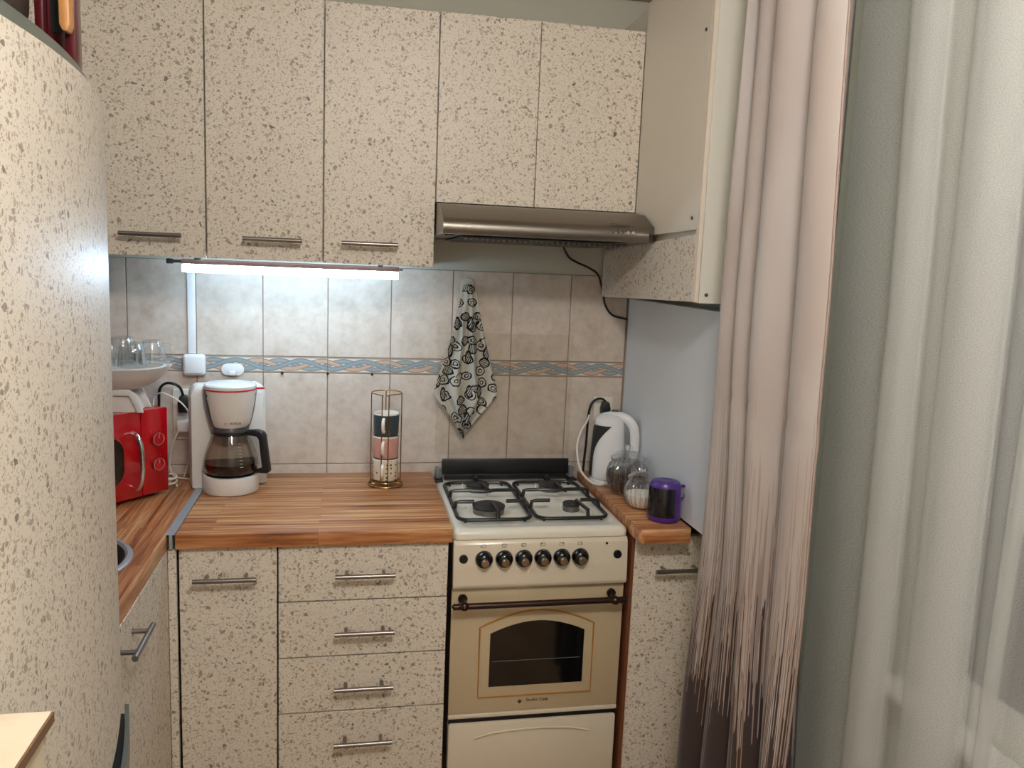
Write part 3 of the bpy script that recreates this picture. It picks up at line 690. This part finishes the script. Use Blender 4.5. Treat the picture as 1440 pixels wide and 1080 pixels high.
for z in (.171, .098):
    k = part('dial', MB().lathe([(.0, 0), (.0175, 0), (.0165, .014), (.0, .0145)], (0, 0, 0), 28), RED, t, **Lp); k.location = (.184, -.1572, z); k.rotation_euler = (PI/2, 0, 0)
    part('dial_ring', MB().tube([(.0168*math.cos(2*PI*i/28), .0168*math.sin(2*PI*i/28), .0125) for i in range(28)], .0018, 8, closed=True), CHROME, k, **Lp)
    part('pointer', MB().box(-.0008, .0008, .003, .014, .0144, .0152), CHROME, k, **Lp)
    m = MB()
    for i in range(9):
        a = -2.4+i*.6; m.box(.184+.026*math.sin(a)-.0011, .184+.026*math.sin(a)+.0011, -.1577, -.1571, z+.026*math.cos(a)-.0011, z+.026*math.cos(a)+.0011)
    part('scale_marks', m, REDP, t, 'pale red scale marks', **Lp)
for x in (-.19, .19):
    for y in (-.12, .12): part('foot', MB().cyl((x, y, 0), (x, y, .014), .012), BLACK, t, **Lp)
MTOP = CZ+.0005+.256

# drainer tray on the microwave, glasses in it
DX, DY = .292, -.262; DZ = MTOP+.0008
t = thing('drainer_tray', (DX, DY, DZ), 'white plastic drainer bowl on a folded stand on top of the microwave', 'drainer')
part('stand', MB().prism([(-.07, 0), (-.03, .058), (-.018, .064), (.05, .064), (.066, .052), (.086, 0), (.070, 0), (.050, .046), (-.012, .048), (-.052, 0)], -.06, -.05, 'y', .002)
     .prism([(-.07, 0), (-.03, .058), (-.018, .064), (.05, .064), (.066, .052), (.086, 0), (.070, 0), (.050, .046), (-.012, .048), (-.052, 0)], .03, .04, 'y', .002)
     .prism([(-.052, 0), (-.012, .048), (.050, .046), (.070, 0)], -.05, .03, 'y'), WHITE, t, 'white folded stand', local=True)
bw = part('outer_bowl', MB().lathe([(.0, .064), (.075, .066), (.105, .082), (.130, .104), (.147, .124), (.1495, .124), (.131, .101), (.106, .079), (.076, .0625), (.0, .0605)], seg=40, sy=.8), WHITE, t, 'wide white outer bowl', local=True)
tr = part('inner_tray', MB().lathe([(.0, .0665), (.075, .069), (.100, .085), (.128, .113), (.132, .1165), (.134, .1155), (.1305, .1125), (.1025, .0835), (.0, .0675)], seg=40, sy=.8), WHITE, t, 'ribbed inner tray', local=True) if False else None
m = MB().lathe([(.0, .068), (.08, .0705), (.108, .092), (.128, .121), (.1345, .1225), (.1345, .1245), (.126, .124), (.105, .094), (.078, .0735), (.0, .071)], seg=40, sy=.8)
part('inner_tray', m, WHITE, t, 'inner tray with thin rim', local=True)
for i in range(16):
    a = -2.6+i*.17
    part('rib', MB().tube([(.085*math.cos(a), .068*math.sin(a), .0745), (.107*math.cos(a), .0856*math.sin(a), .0945), (.124*math.cos(a), .0992*math.sin(a), .121)], .0022, 6), WHITE, t, local=True)
gl_prof = [(.0, .060), (.018, .0605), (.024, .058), (.029, .045), (.032, .02), (.034, 0), (.0328, 0), (.0305, .02), (.0275, .044), (.022, .0555), (.0, .0575)]
def glass_mug(x, y, s, az, lab, tilt):
    z = DZ+.1255
    t = thing('glass_cup', (x, y, z), lab, 'glass cup', az, 'clear glass cups in the white drainer bowl')
    t.rotation_euler = (tilt, 0, az)
    part('cup', MB().lathe([(r*s, zz*s) for r, zz in gl_prof], seg=28, rib=(9, .04, 0, .05)), GLASS, t, local=True)
    part('handle', MB().tube([(.026*s, 0, .048*s), (.046*s, 0, .046*s), (.052*s, 0, .028*s), (.046*s, 0, .012*s), (.031*s, 0, .010*s)], .004*s, 8, 5), GLASS, t, local=True)
GL = 'clear upturned glass cup with a handle in the white drainer bowl'
for x, y, s, az, ti in ((.215, -.235, 1.15, 3.4, 0), (.300, -.205, 1.2, 1.9, 0.), (.347, -.300, 1.1, -1.2, 0), (.384, -.226, 1.1, -.1, 0), (.266, -.300, 1.1, -2.4, 0)):
    glass_mug(x, y, s, az, GL, ti)

# ================================================================ COFFEE MAKER
t = thing('coffee_maker', (.588, -.188, CZ+.0005), 'white filter coffee maker with a glass carafe on the worktop', 'coffee maker', math.radians(15))
sl = MB().prism([(-.108, .0), (-.108, .285), (-.100, .305), (-.088, .312), (.088, .312), (.102, .305), (.110, .285), (.110, .0)], .030, .105, 'y', .008)
part('housing', sl, WHITE, t, **Lp)
bs = MB(); n = 32
outl = [(.079*math.cos(a), -.004+.079*math.sin(a)) for a in [PI+PI*i/n for i in range(n+1)]]+[(.079, .032), (-.079, .032)]
bs.prism(outl, 0, .052, 'z', .004); part('base', bs, WHITE, t, **Lp)
part('hot_plate', MB().lathe([(.072, .052), (.070, .0545), (.0, .0545)], (0, -.004, 0), 32), BLACK, t, **Lp)
bh = MB().lathe([(.0, .196), (.050, .196), (.056, .205), (.062, .225), (.068, .255), (.072, .285), (.0735, .306), (.0, .306)], (0, -.002, 0), 40)
hd_ = part('brew_head', bh, WHITE, t, **Lp)
part('shell_trim', MB().lathe([(.051, .186), (.058, .20), (.0645, .225), (.0705, .255), (.0748, .29), (.0755, .309), (.0735, .309)], (0, .004, 0), 30, -.16*PI, 1.16*PI), GREYD, hd_, 'dark grey side trim', **Lp)
part('red_band', MB().lathe([(.0742, .3055), (.0748, .3065), (.0748, .3095), (.0742, .310)], (0, -.002, 0), 40), REDP, hd_, 'thin red line', **Lp)
part('lid', MB().lathe([(.0735, .310), (.0740, .318), (.070, .3225), (.04, .326), (.0, .327)], (0, -.002, 0), 40), WHITEG, t, 'white lid', **Lp)
part('lever', MB().box(.070, .094, -.030, -.020, .3055, .3115, .002), REDP, t, 'red lever', **Lp)
part('neck', MB().lathe([(.0, .1965), (.049, .1965), (.053, .188), (.053, .181), (.0, .181)], (0, 0, 0), 32), GREYD, t, **Lp)
me = text_mesh('BOSCH', .0095); me.transform(Matrix.Translation((.006, -.0622, .212)) @ Matrix.Rotation(PI/2-.22, 4, 'X')); link('lettering', me, PRINT, hd_)
me = MB().tube([(-.022+.0035*math.cos(a*.5236), -.0625, .212+.0035*math.sin(a*.5236)) for a in range(12)], .0004, 5, closed=True); part('emblem', me, PRINT, hd_, **Lp)
# carafe
cg = part('carafe', MB().lathe([(.0, .0560), (.068, .0560), (.0755, .062), (.079, .075), (.0775, .095), (.071, .122), (.061, .150), (.053, .170), (.050, .178)], (0, -.004, 0), 40), SMOKE, t, 'smoky glass carafe', **Lp)
part('coffee', MB().lathe([(.0, .058), (.067, .058), (.0735, .063), (.0768, .076), (.076, .088), (.0, .088)], (0, -.004, 0), 36), LIQ, cg, 'dark brewed coffee', **Lp)
part('carafe_lid', MB().lathe([(.0, .188), (.040, .187), (.0515, .181), (.0525, .173), (.0505, .171), (.0, .172)], (0, -.004, 0), 32), BLACK, cg, 'black carafe lid', **Lp)
hr = Matrix.Rotation(-.55, 4, 'Z')
hm = MB().prism([(.047, .171), (.050, .184), (.082, .188), (.102, .183), (.108, .170), (.122, .064), (.116, .058), (.078, .058), (.077, .068), (.100, .072), (.090, .160), (.084, .168)], -.014, .014, 'y', .005)
hm.bm.transform(hr) if hasattr(hm.bm, 'transform') else bmesh.ops.transform(hm.bm, matrix=hr, verts=hm.bm.verts[:])
part('carafe_handle', hm, BLACK, cg, 'black carafe handle', **Lp)
m = MB()
for i in range(8):
    a = -1.32; r = .0785-.0004*i-.0036*max(0, i-2)*.5; zz = .085+i*.0095; r = [.0790, .0775, .0755, .0730, .0705, .068, .0655, .063][i]
    w_ = .006 if i % 2 else .010
    m.box(r*math.cos(a)-w_/2, r*math.cos(a)+w_/2, -.004+r*math.sin(a)-.0012, -.004+r*math.sin(a)-.0004, zz, zz+.0012)
part('scale_marks', m, WHITE, cg, 'white scale marks', **Lp)

# ================================================================ CUP RACK
RX, RY = 1.047, -.155
t = thing('cup_rack', (RX, RY, CZ+.0005), 'gold wire cup rack holding three stacked cups', 'cup rack')
circ = lambda r, z, n=32, a0=0, a1=2*PI, end=False: [(r*math.cos(a0+(a1-a0)*i/n), r*math.sin(a0+(a1-a0)*i/n), z) for i in range(n+(1 if end else 0))]
part('base_ring', MB().tube(circ(.053, .0032), .003, 8, closed=True), GOLDW, t, **Lp)
part('cup_ring', MB().tube(circ(.0455, .014), .0022, 8, closed=True), GOLDW, t, **Lp)
aL, aR = -2.02, -1.62
part('top_ring', MB().tube([(.0285*math.cos(aR), .0285*math.sin(aR)-.02, .290)]+circ(.046, .293, 30, -1.2, 2*PI-2.45, True)+[(.0285*math.cos(aL), .0285*math.sin(aL)-.02, .290)], .0018, 8), GOLDW, t, **Lp)
for a, r in ((-1.9, .0475), (-1.47, .0475), (.0, .0465), (1.57, .0465), (PI, .0465)):
    top = .293 if r < .047 else .289
    part('upright', MB().cyl((r*math.cos(a), r*math.sin(a), .004), (r*math.cos(a), r*math.sin(a), top), .0017, seg=8), GOLDW, t, **Lp)
part('base_tie', MB().cyl((-.0465, 0, .004), (.0465, 0, .004), .0017, seg=8).cyl((0, -.0475, .004), (0, .0465, .004), .0017, seg=8), GOLDW, t, **Lp)
cz = CZ+.0175
for i, (mat, lab) in enumerate(((CUPD, 'white cup with dark dots, lowest in the gold wire rack'), (CUPP, 'pink cup with a white handle, between two cups in the wire rack'), (CUPG, 'dark blue-grey cup with a white rim, topmost in the wire rack'))):
    c = thing('cup', (RX, RY, cz+i*.0715), lab, 'cup', group='stacked cups in the wire rack')
    part('wall', MB().lathe([(.0, 0), (.030, 0), (.037, .0025), (.0385, .006), (.0405, .066)], seg=36), mat, c, **Lp)
    part('lining', MB().lathe([(.0405, .0662), (.0407, .069), (.0398, .0705), (.0382, .0695), (.0355, .01), (.0, .008)], seg=36), CUPW, c, 'white rim and inside', **Lp)
    a = -1.78
    pts = [(.0395, .055), (.050, .057), (.0585, .046), (.0575, .028), (.048, .017), (.0385, .018)]
    part('handle', MB().tube([(r*math.cos(a), r*math.sin(a), z) for r, z in pts], .0042, 8, 6, flat=1.2), CUPW, c, 'white handle', **Lp)

# ================================================================ ON THE TILED WALL
single('cable_duct', MB().box(.4400, .4635, -.0125, -.0015, 1.2575, 1.548, .002), WHITEG, 'white cable duct running up the tiles to the strip lamp', 'cable duct')
t = thing('light_switch', (.459, -.002, 1.189), 'square white switch box on the tiles below the cable duct', 'switch')
part('box', MB().box(.4265, .4925, -.030, -.0015, 1.190, 1.2565, .009, 3), WHITEG, t); part('cover', MB().box(.434, .485, -.033, -.0302, 1.198, 1.249, .001), WHITEG, t)
t = thing('wall_hook', (.571, -.002, 1.19), 'white oval adhesive hook on the tiles above the coffee maker', 'hook')
part('plate', MB().prism([(p[0], p[1]) for p in rrect(.537, .606, 1.189, 1.227, .0185)], -.008, -.0015, 'y', .002), WHITEG, t); part('peg', MB().prism([(p[0], p[1]) for p in rrect(.560, .583, 1.191, 1.205, .006)], -.022, -.0082, 'y', .002), WHITEG, t)
for x, lab in ((.722, 'small black peg in the tile border near the white oval hook'), (.864, 'small black peg in the tile border, between two others'), (1.005, 'small black peg in the tile border above the cup rack')):
    single('wall_peg', MB().cyl((x, -.0012, 1.1995), (x, -.010, 1.1995), .0038, .0042, 14), BLACK, lab, 'peg', 'black pegs along the tile border')
t = thing('towel_hook', (1.306, -.002, 1.46), 'ivory plastic hook on the tiles carrying the towel', 'hook')
part('plate', MB().prism([(p[0], p[1]) for p in rrect(1.286, 1.330, 1.455, 1.523, .021)], -.008, -.0015, 'y', .002), IVORY, t)
part('peg', MB().tube([(1.307, -.008, 1.485), (1.307, -.026, 1.478), (1.307, -.034, 1.492)], .005, 8, 4), IVORY, t)
# towel
tw = MB(); bm = tw.bm
prof = [(1.503, 1.2985, 1.3190), (1.495, 1.291, 1.327), (1.47, 1.2865, 1.3375), (1.395, 1.270, 1.351), (1.296, 1.247, 1.375), (1.207, 1.219, 1.400), (1.143, 1.203, 1.4185), (1.126, 1.214, 1.408), (1.100, 1.236, 1.386), (1.060, 1.268, 1.352), (1.028, 1.284, 1.328), (1.0, 1.300, 1.306)]
def pl(z):
    for (za, la, ra), (zb, lb, rb) in zip(prof, prof[1:]):
        if zb <= z <= za:
            k = (za-z)/(za-zb); return la+(lb-la)*k, ra+(rb-ra)*k
    return prof[-1][1:]
NZ, NU = 60, 48; grid = []
for j in range(NZ+1):
    z = 1.503-(1.503-1.0)*j/NZ; l, r = pl(z); row = []; amp = min(1, (1.503-z)/.15)
    for i in range(NU+1):
        u = i/NU
        f = .5+.5*math.cos((u*3.1+.05)*2*PI)               # three soft folds
        f2 = .5+.5*math.cos((u*6.7+z*3)*2*PI)
        y = -.016-.030*amp*f-.006*amp*f2-.012*(1-abs(2*u-1))-.020*(1-amp)*.6
        row.append(bm.verts.new((l+(r-l)*u+.003*math.sin(z*40)*amp*(1-abs(2*u-1)), y, z+.006*math.sin(u*9)*(1 if 0 < j else 0)*amp)))
    grid.append(row)
for j in range(NZ):
    for i in range(NU): bm.faces.new((grid[j][i], grid[j][i+1], grid[j+1][i+1], grid[j+1][i]))
bmesh.ops.solidify(bm, geom=bm.faces[:], thickness=.0025)
single('dish_towel', tw, TOWEL, 'white towel with black drawings hanging from the ivory hook', 'towel')
t = thing('splash_sheet', (1.45, -.003, .88), 'clear plastic splash sheet on the tiles behind the stove', 'splash sheet')
part('sheet', MB().box(1.217, 1.680, -.0042, -.0024, .93, 1.342), FILM, t); part('suction_cup', MB().lathe([(.0, 0), (.008, 0), (.010, .002), (.009, .004), (.0, .004)], (0, 0, 0), 18), FILM, t, **Lp)
C.objects[-1].location = Vector((1.573, -.0043, 1.292))-t.location; C.objects[-1].rotation_euler = (PI/2, 0, 0)
# outlets, plugs and cords
def outlet(x0, x1, z0, z1, label, n):
    t = thing('power_outlet', ((x0+x1)/2, -.002, z0), label, 'outlet')
    part('frame', MB().box(x0, x1, -.012, -.0015, z0, z1, .003), OUTLET, t)
    h = (z1-z0)/n
    for i in range(n):
        c = z0+h*(i+.5); part('socket', MB().lathe([(.021, 0), (.019, .001), (.018, -.006), (.0, -.006)], (0, 0, 0), 24), OUTLET, t, **Lp); o = C.objects[-1]; o.location = Vector(((x0+x1)/2, -.0124, c))-t.location; o.rotation_euler = (PI/2, 0, 0)
    return t
outlet(.392, .470, .985, 1.145, 'ivory double wall outlet between the microwave and the coffee maker', 2)
outlet(1.762, 1.828, 1.045, 1.133, 'ivory wall outlet in the corner behind the white kettle', 1)
def plug(name, c, mat, cordpts, cmat, label, r=.0032, big=True):
    t = thing(name, c, label, 'plug')
    x, y, z = c
    part('plug_body', MB().prism([(-.014, -.03), (.014, -.03), (.016, .0), (.010, .024), (-.010, .024), (-.016, .0)], -.020, .012, 'y', .004) if big else MB().box(-.028, .028, -.03, .016, -.018, .018, .005), mat, t, **Lp)
    part('cord', MB().tube([Vector(p)-Vector(c) for p in cordpts], r, 8, 7), cmat, t, **Lp)
    return t
plug('power_plug', (.428, -.0255, 1.105), BLACK, [(.428, -.035, 1.128), (.422, -.05, 1.155), (.405, -.055, 1.168), (.38, -.05, 1.168), (.362, -.045, 1.148), (.358, -.04, 1.10), (.358, -.045, .98), (.352, -.04, .90), (.345, -.04, .875)], CABLEB, 'black plug with a black cord in the outlet by the microwave', .0042)
chg = plug('charger', (.440, -.0295, 1.035), WHITE, [(.417, -.05, 1.025), (.405, -.055, .995), (.392, -.052, .955), (.388, -.052, .91), (.402, -.060, .878), (.43, -.072, .8745), (.465, -.084, .8745)], CABLEW, 'white power adapter with a thin white cord in the outlet', .0025, False)
part('cord', MB().tube([(.350, -.064, .875), (.348, -.058, .95), (.345, -.056, 1.10), (.352, -.054, 1.13), (.372, -.060, 1.140), (.40, -.066, 1.13), (.43, -.064, 1.108), (.452, -.062, 1.07), (.463, -.0615, 1.0), (.447, -.0615, .93), (.43, -.058, .876)], .0024, 8, 7), CABLEW, chg, 'thin cream cable loop')
single('cable_coil', MB().tube([(.412+.016*math.cos(a*.7), -.155+.020*math.sin(a*.7), CZ+.004+.0026*a*.6) for a in range(22)], .0032, 8, 3), CABLEW, 'small coil of white cable on the worktop beside the microwave', 'cable')
plug('power_plug', (1.797, -.0255, 1.095), BLACK, [(1.797, -.035, 1.115), (1.785, -.04, 1.128), (1.765, -.04, 1.13), (1.745, -.036, 1.112), (1.737, -.033, 1.07), (1.735, -.032, .98), (1.730, -.034, .91), (1.728, -.036, .8745)], CABLEB, 'black plug with a black cord in the outlet behind the kettle', .0042)

# ================================================================ RIGHT WORKTOP THINGS
KX, KY = 1.776, -.150
ka = -.55
t = thing('kettle', (KX, KY, CZ+.0005), 'white electric kettle with a grey side stripe in the corner', 'kettle', ka)
part('power_base', MB().lathe([(.0, 0), (.058, 0), (.059, .006), (.055, .014), (.0, .015)], seg=40), WHITEG, t, 'white round power base', **Lp)
kp = [(.0, .0155), (.055, .0155), (.0585, .022), (.0575, .06), (.055, .12), (.0525, .165), (.0505, .196), (.048, .214), (.034, .226), (.0, .231)]
kb = part('jug', MB().lathe(kp, seg=40), WHITEG, t, **Lp)
hk = MB().tube([(-.020, 0, .214), (.010, 0, .222), (.040, 0, .221), (.066, 0, .209), (.082, 0, .183), (.0865, 0, .148), (.0845, 0, .112), (.074, 0, .078), (.048, 0, .062)], .0165, 14, 6, flat=.85)
part('handle', hk, WHITEG, kb, 'thick arched white handle', **Lp)
part('switch', MB().box(.004, .030, -.008, .008, .2375, .2435, .003), GREYD, kb, 'grey switch', **Lp)
st = MB(); rows = []
for j in range(19):
    z = .022+j*.0096; r = 0
    for (ra, za), (rb, zb) in zip(kp, kp[1:]):
        if za <= z <= zb and zb > za: r = ra+(rb-ra)*(z-za)/(zb-za)
    k = j/18; a_l = PI*1.07; a_r = PI*(1.26+.36*max(0, (k-.35)/.65)**2.0)
    if k > .95: a_l = PI*1.17
    rows.append([st.bm.verts.new(((r+.0012)*math.cos(a_l+(a_r-a_l)*i/8), (r+.0012)*math.sin(a_l+(a_r-a_l)*i/8), z)) for i in range(9)])
for j in range(18):
    for i in range(8): st.bm.faces.new((rows[j][i], rows[j][i+1], rows[j+1][i+1], rows[j+1][i]))
bmesh.ops.solidify(st.bm, geom=st.bm.faces[:], thickness=-.001)
part('stripe', st, GREYD, kb, 'dark grey curved stripe', **Lp)
part('cord', MB().tube([(1.735, -.05, 1.075), (1.717, -.08, 1.055), (1.694, -.10, 1.030), (1.680, -.11, .975), (1.687, -.14, .910), (1.706, -.19, .883), (1.728, -.215, .877), (1.752, -.213, .880)], .0036, 8, 7), CABLEW, t, 'white cord')

def jar(c, s, label, fill, fmat, fname, flabel):
    t = thing('glass_jar', c, label, 'jar')
    P = [(.0, .003), (.040, .003), (.046, .006), (.058, .028), (.064, .052), (.0635, .072), (.057, .092), (.049, .102), (.049, .108)]
    P = [(r*s, z*s) for r, z in P]
    b = part('jar_body', MB().lathe([(0, 0), (.040*s, 0), (.046*s, .003*s)]+P[2:], seg=176, rib=(22, .055, .008*s, .095*s)), GLASS, t, 'ribbed clear glass body', **Lp)
    m = MB()
    for i in range(22):
        a = 2*PI*i/22; m.tube([((r*1.045)*math.cos(a), (r*1.045)*math.sin(a), z) for r, z in P[2:8]], .0016*s, 6, 3)
    part('ribs', m, GLASS, b, 'vertical glass ribs', **Lp)
    Q = []
    for (ra, za), (rb, zb) in zip(P, P[1:]):
        Q.append((ra*.95, za+.001))
        if zb >= fill: 
            k = (fill-za)/(zb-za); Q.append(((ra+(rb-ra)*k)*.95, fill)); break
    Q.append((Q[-1][0]*.5, fill+.006*s)); Q.append((.0, fill+.009*s))
    part(fname, MB().lathe(Q, seg=40), fmat, b, flabel, **Lp)
    l = part('lid', MB().lathe([(.050*s, .1085*s), (.056*s, .110*s), (.057*s, .117*s), (.053*s, .121*s), (.040*s, .131*s), (.018*s, .138*s), (.0, .139*s)], seg=40), GLASS, t, 'domed glass lid', **Lp)
    part('lid_ring', MB().tube([(.054*s*math.cos(2*PI*i/40), .054*s*math.sin(2*PI*i/40), .1135*s) for i in range(40)], .0022*s, 6, closed=True), GLASS, l, **Lp)
    k = MB(); k.sphere((0, 0, .149*s), .0125*s, (1, 1, .85)); part('lid_knob', k, SOLIDG, l, **Lp)
jar((1.797, -.290, CZ+.0008), .985, 'larger ribbed glass jar holding dark ground coffee, before the kettle', .072, COFFEE, 'coffee', 'dark ground coffee')
jar((1.792, -.440, CZ+.0008), .78, 'smaller ribbed glass jar holding white sugar, beside the purple speaker', .042, SUGAR, 'sugar', 'white sugar')
t = thing('speaker', (1.8155, -.560, CZ+.0008), 'small purple portable speaker with a black front and strap loop', 'speaker')
part('shell', MB().lathe([(.0, 0), (.040, 0), (.0455, .003), (.0470, .010), (.0465, .02), (.0445, .095), (.043, .106), (.038, .1125), (.028, .1145), (.0, .113)], seg=48), PURPLE, t, **Lp)
part('grille', MB().lathe([(.0470, .016), (.0476, .019), (.0456, .096), (.0448, .0985)], (0, 0, 0), 40, PI*.88, PI*1.60), GRILL, t, 'glossy black front', **Lp)
part('top_pad', MB().lathe([(.0, .1142), (.020, .1150), (.024, .1158), (.0255, .1150)], seg=30), PURPLE, t, **Lp)
sa = -.42
sp = lambda r, z, da=0: (r*math.cos(sa+da), r*math.sin(sa+da), z)
part('strap', MB().tube([sp(.043, .100, .15), sp(.056, .099, .2), sp(.058, .086, .2), sp(.056, .072, .2), sp(.0455, .066, .15)], .0036, 8, 5), PURPLE, t, 'purple strap loop', **Lp)
m = MB()
def mk(z, w2, h2):
    c = Vector(sp(.0462-.0012*(z-.02)/.07, z)); MM = Matrix.Translation(c) @ Matrix.Rotation(sa, 4, 'Z'); m.box(-.0006, .0006, -w2, w2, -h2, h2, 0, 2, MM)
mk(.090, .004, .0007); mk(.090, .0007, .004); mk(.0715, .0012, .0012); mk(.062, .0012, .0012); mk(.053, .0012, .0012)
part('button_marks', m, WHITE, t, 'white printed button marks', **Lp)

# ================================================================ CURTAINS
def cloth(fn, zs, nper, name, mat, parent):
    bm = bmesh.new(); uvl = bm.loops.layers.uv.new('UVMap'); grid = []; uvs = {}
    for z in zs:
        pts = fn(z); row = []; L = 0
        for i, p in enumerate(pts):
            L = i/(len(pts)-1)*nper
            v = bm.verts.new((p[0], p[1], z)); row.append(v); uvs[v] = (L, z)
        grid.append(row)
    for j in range(len(grid)-1):
        for i in range(len(grid[0])-1):
            f = bm.faces.new((grid[j][i], grid[j][i+1], grid[j+1][i+1], grid[j+1][i])); f.smooth = True
            for lp in f.loops: lp[uvl].uv = uvs[lp.vert]
    me = bpy.data.meshes.new(name); bm.to_mesh(me); bm.free()
    me.transform(Matrix.Translation(-rootof(parent).location)); return link(name, me, mat, parent)
KEY = [(2.40, [-.975, -1.005, -1.085, -1.235, -1.335]), (2.1, [-.961, -1.01, -1.10, -1.244, -1.352]), (1.49, [-.918, -1.013, -1.098, -1.245, -1.388]), (.95, [-.919, -1.028, -1.149, -1.262, -1.390]), (.45, [-.872, -1.003, -1.148, -1.290, -1.372]), (.03, [-.84, -.99, -1.148, -1.31, -1.36])]
def keyed(z, K):
    for (za, A), (zb, B) in zip(K, K[1:]):
        if zb <= z <= za:
            k = (za-z)/(za-zb); k = k*k*(3-2*k)*.5+k*.5; return [a+(b-a)*k for a, b in zip(A, B)]
    return K[0][1] if z > K[0][0] else K[-1][1]
def curtain_row(z):
    Y = keyed(z, KEY); pts = []; NN = 18; cre = [.0, .0, .004, .030, .0]
    for s in range(4):
        a, b = Y[s], Y[s+1]; D = (.062, .066, .085, .080)[s]*(1+.03*math.sin(z*3+s))
        for i in range(NN+(s == 3)):
            th = PI*i/NN*(1 if s < 3 else .80); k = (1-math.cos(th))/2*(1 if s < 3 else 1/((1-math.cos(.8*PI))/2))
            x = 1.808+cre[s]*(1-k)**4+cre[s+1]*k**4-D*math.sin(th)**.9+.002*math.sin(z*5+s*2+k*4)
            if abs(z-1.335+.06*k) < .012: x += .002
            pts.append((x, a+(b-a)*k-.010*math.sin(2*th)*(1 if s < 3 else .4)))
    return pts
t = thing('curtain', (1.78, -1.15, .03), 'beige curtain fading into dark brown streaks at the bottom, beside the narrow cabinet', 'curtain')
o = cloth(curtain_row, [2.36-i*.0155 for i in range(151)], .95, 'fabric', CURT, t)
# sewn hem along the open edge
hem = [(curtain_row(z)[-1][0]-.0015, curtain_row(z)[-1][1]+.002, z) for z in [2.36-i*.04 for i in range(59)]]
part('hem', MB().tube(hem, .0028, 6), plain('hem_cloth', srgb(150, 130, 120), .7), t)
SK = [(2.40, [-1.20, -1.352, -1.44, -1.512, -1.62, -1.715, -1.76]), (2.05, [-1.20, -1.362, -1.447, -1.525, -1.625, -1.705, -1.745]), (1.52, [-1.20, -1.388, -1.462, -1.530, -1.645, -1.695, -1.725]), (.95, [-1.20, -1.392, -1.470, -1.537, -1.652, -1.690, -1.712]), (.03, [-1.20, -1.396, -1.475, -1.542, -1.655, -1.69, -1.71])]
SXX = 1.885
EXTRA = ((.10, .11), (.06, .12), (.12, .10), (.07, .12), (.11, .12))
def folds(z):
    K = keyed(z, SK); out = [(K[1], K[2], .038), (K[3], K[4], .048), (K[5], K[6], .016)]; y = K[6]
    for w_, g_ in EXTRA: y -= g_; out.append((y, y-w_, .04)); y -= w_
    return out
def sheer_row(z):
    pts = []; y = -1.20
    def flat(a, b):
        for i in range(6): k = i/6; pts.append((SXX+.004*math.sin(6*k+z*2), a+(b-a)*k))
    for a, b, D in folds(z):
        flat(y, a)
        for i in range(14):
            th = PI*i/14; pts.append((SXX-D*math.sin(th), a+(b-a)*(1-math.cos(th))/2))
        y = b
    pts.append((SXX, y)); return pts
t = thing('sheer_curtain', (1.87, -1.9, .03), 'sheer white curtain hanging in folds before the window', 'curtain')
ZS = [2.36-i*.03 for i in range(78)]
cloth(sheer_row, ZS, 2.2, 'fabric', SHEER, t)
for j in range(len(EXTRA)+3):            # the gathered cloth behind each fold
    for q in (.10, .24):
        cloth(lambda z: [(SXX-folds(z)[j][2]*q*math.sin(PI*i/8), folds(z)[j][0]+(folds(z)[j][1]-folds(z)[j][0])*(.03+.94*i/8)) for i in range(9)], ZS, .12, 'fold', SHEER, t)
t = thing('curtain_rod', (1.84, -1.8, 2.37), 'white double curtain rod above the window', 'curtain rod')
part('rod', MB().cyl((1.80, -.86, 2.385), (1.80, -2.95, 2.385), .012), WHITE, t); part('rod', MB().cyl((1.885, -.86, 2.385), (1.885, -2.95, 2.385), .010), WHITE, t)
for y in (-.9, -1.9, -2.9): part('bracket', MB().box(1.79, XR-.0005, y-.01, y+.01, 2.398, 2.412, .002), WHITE, t)
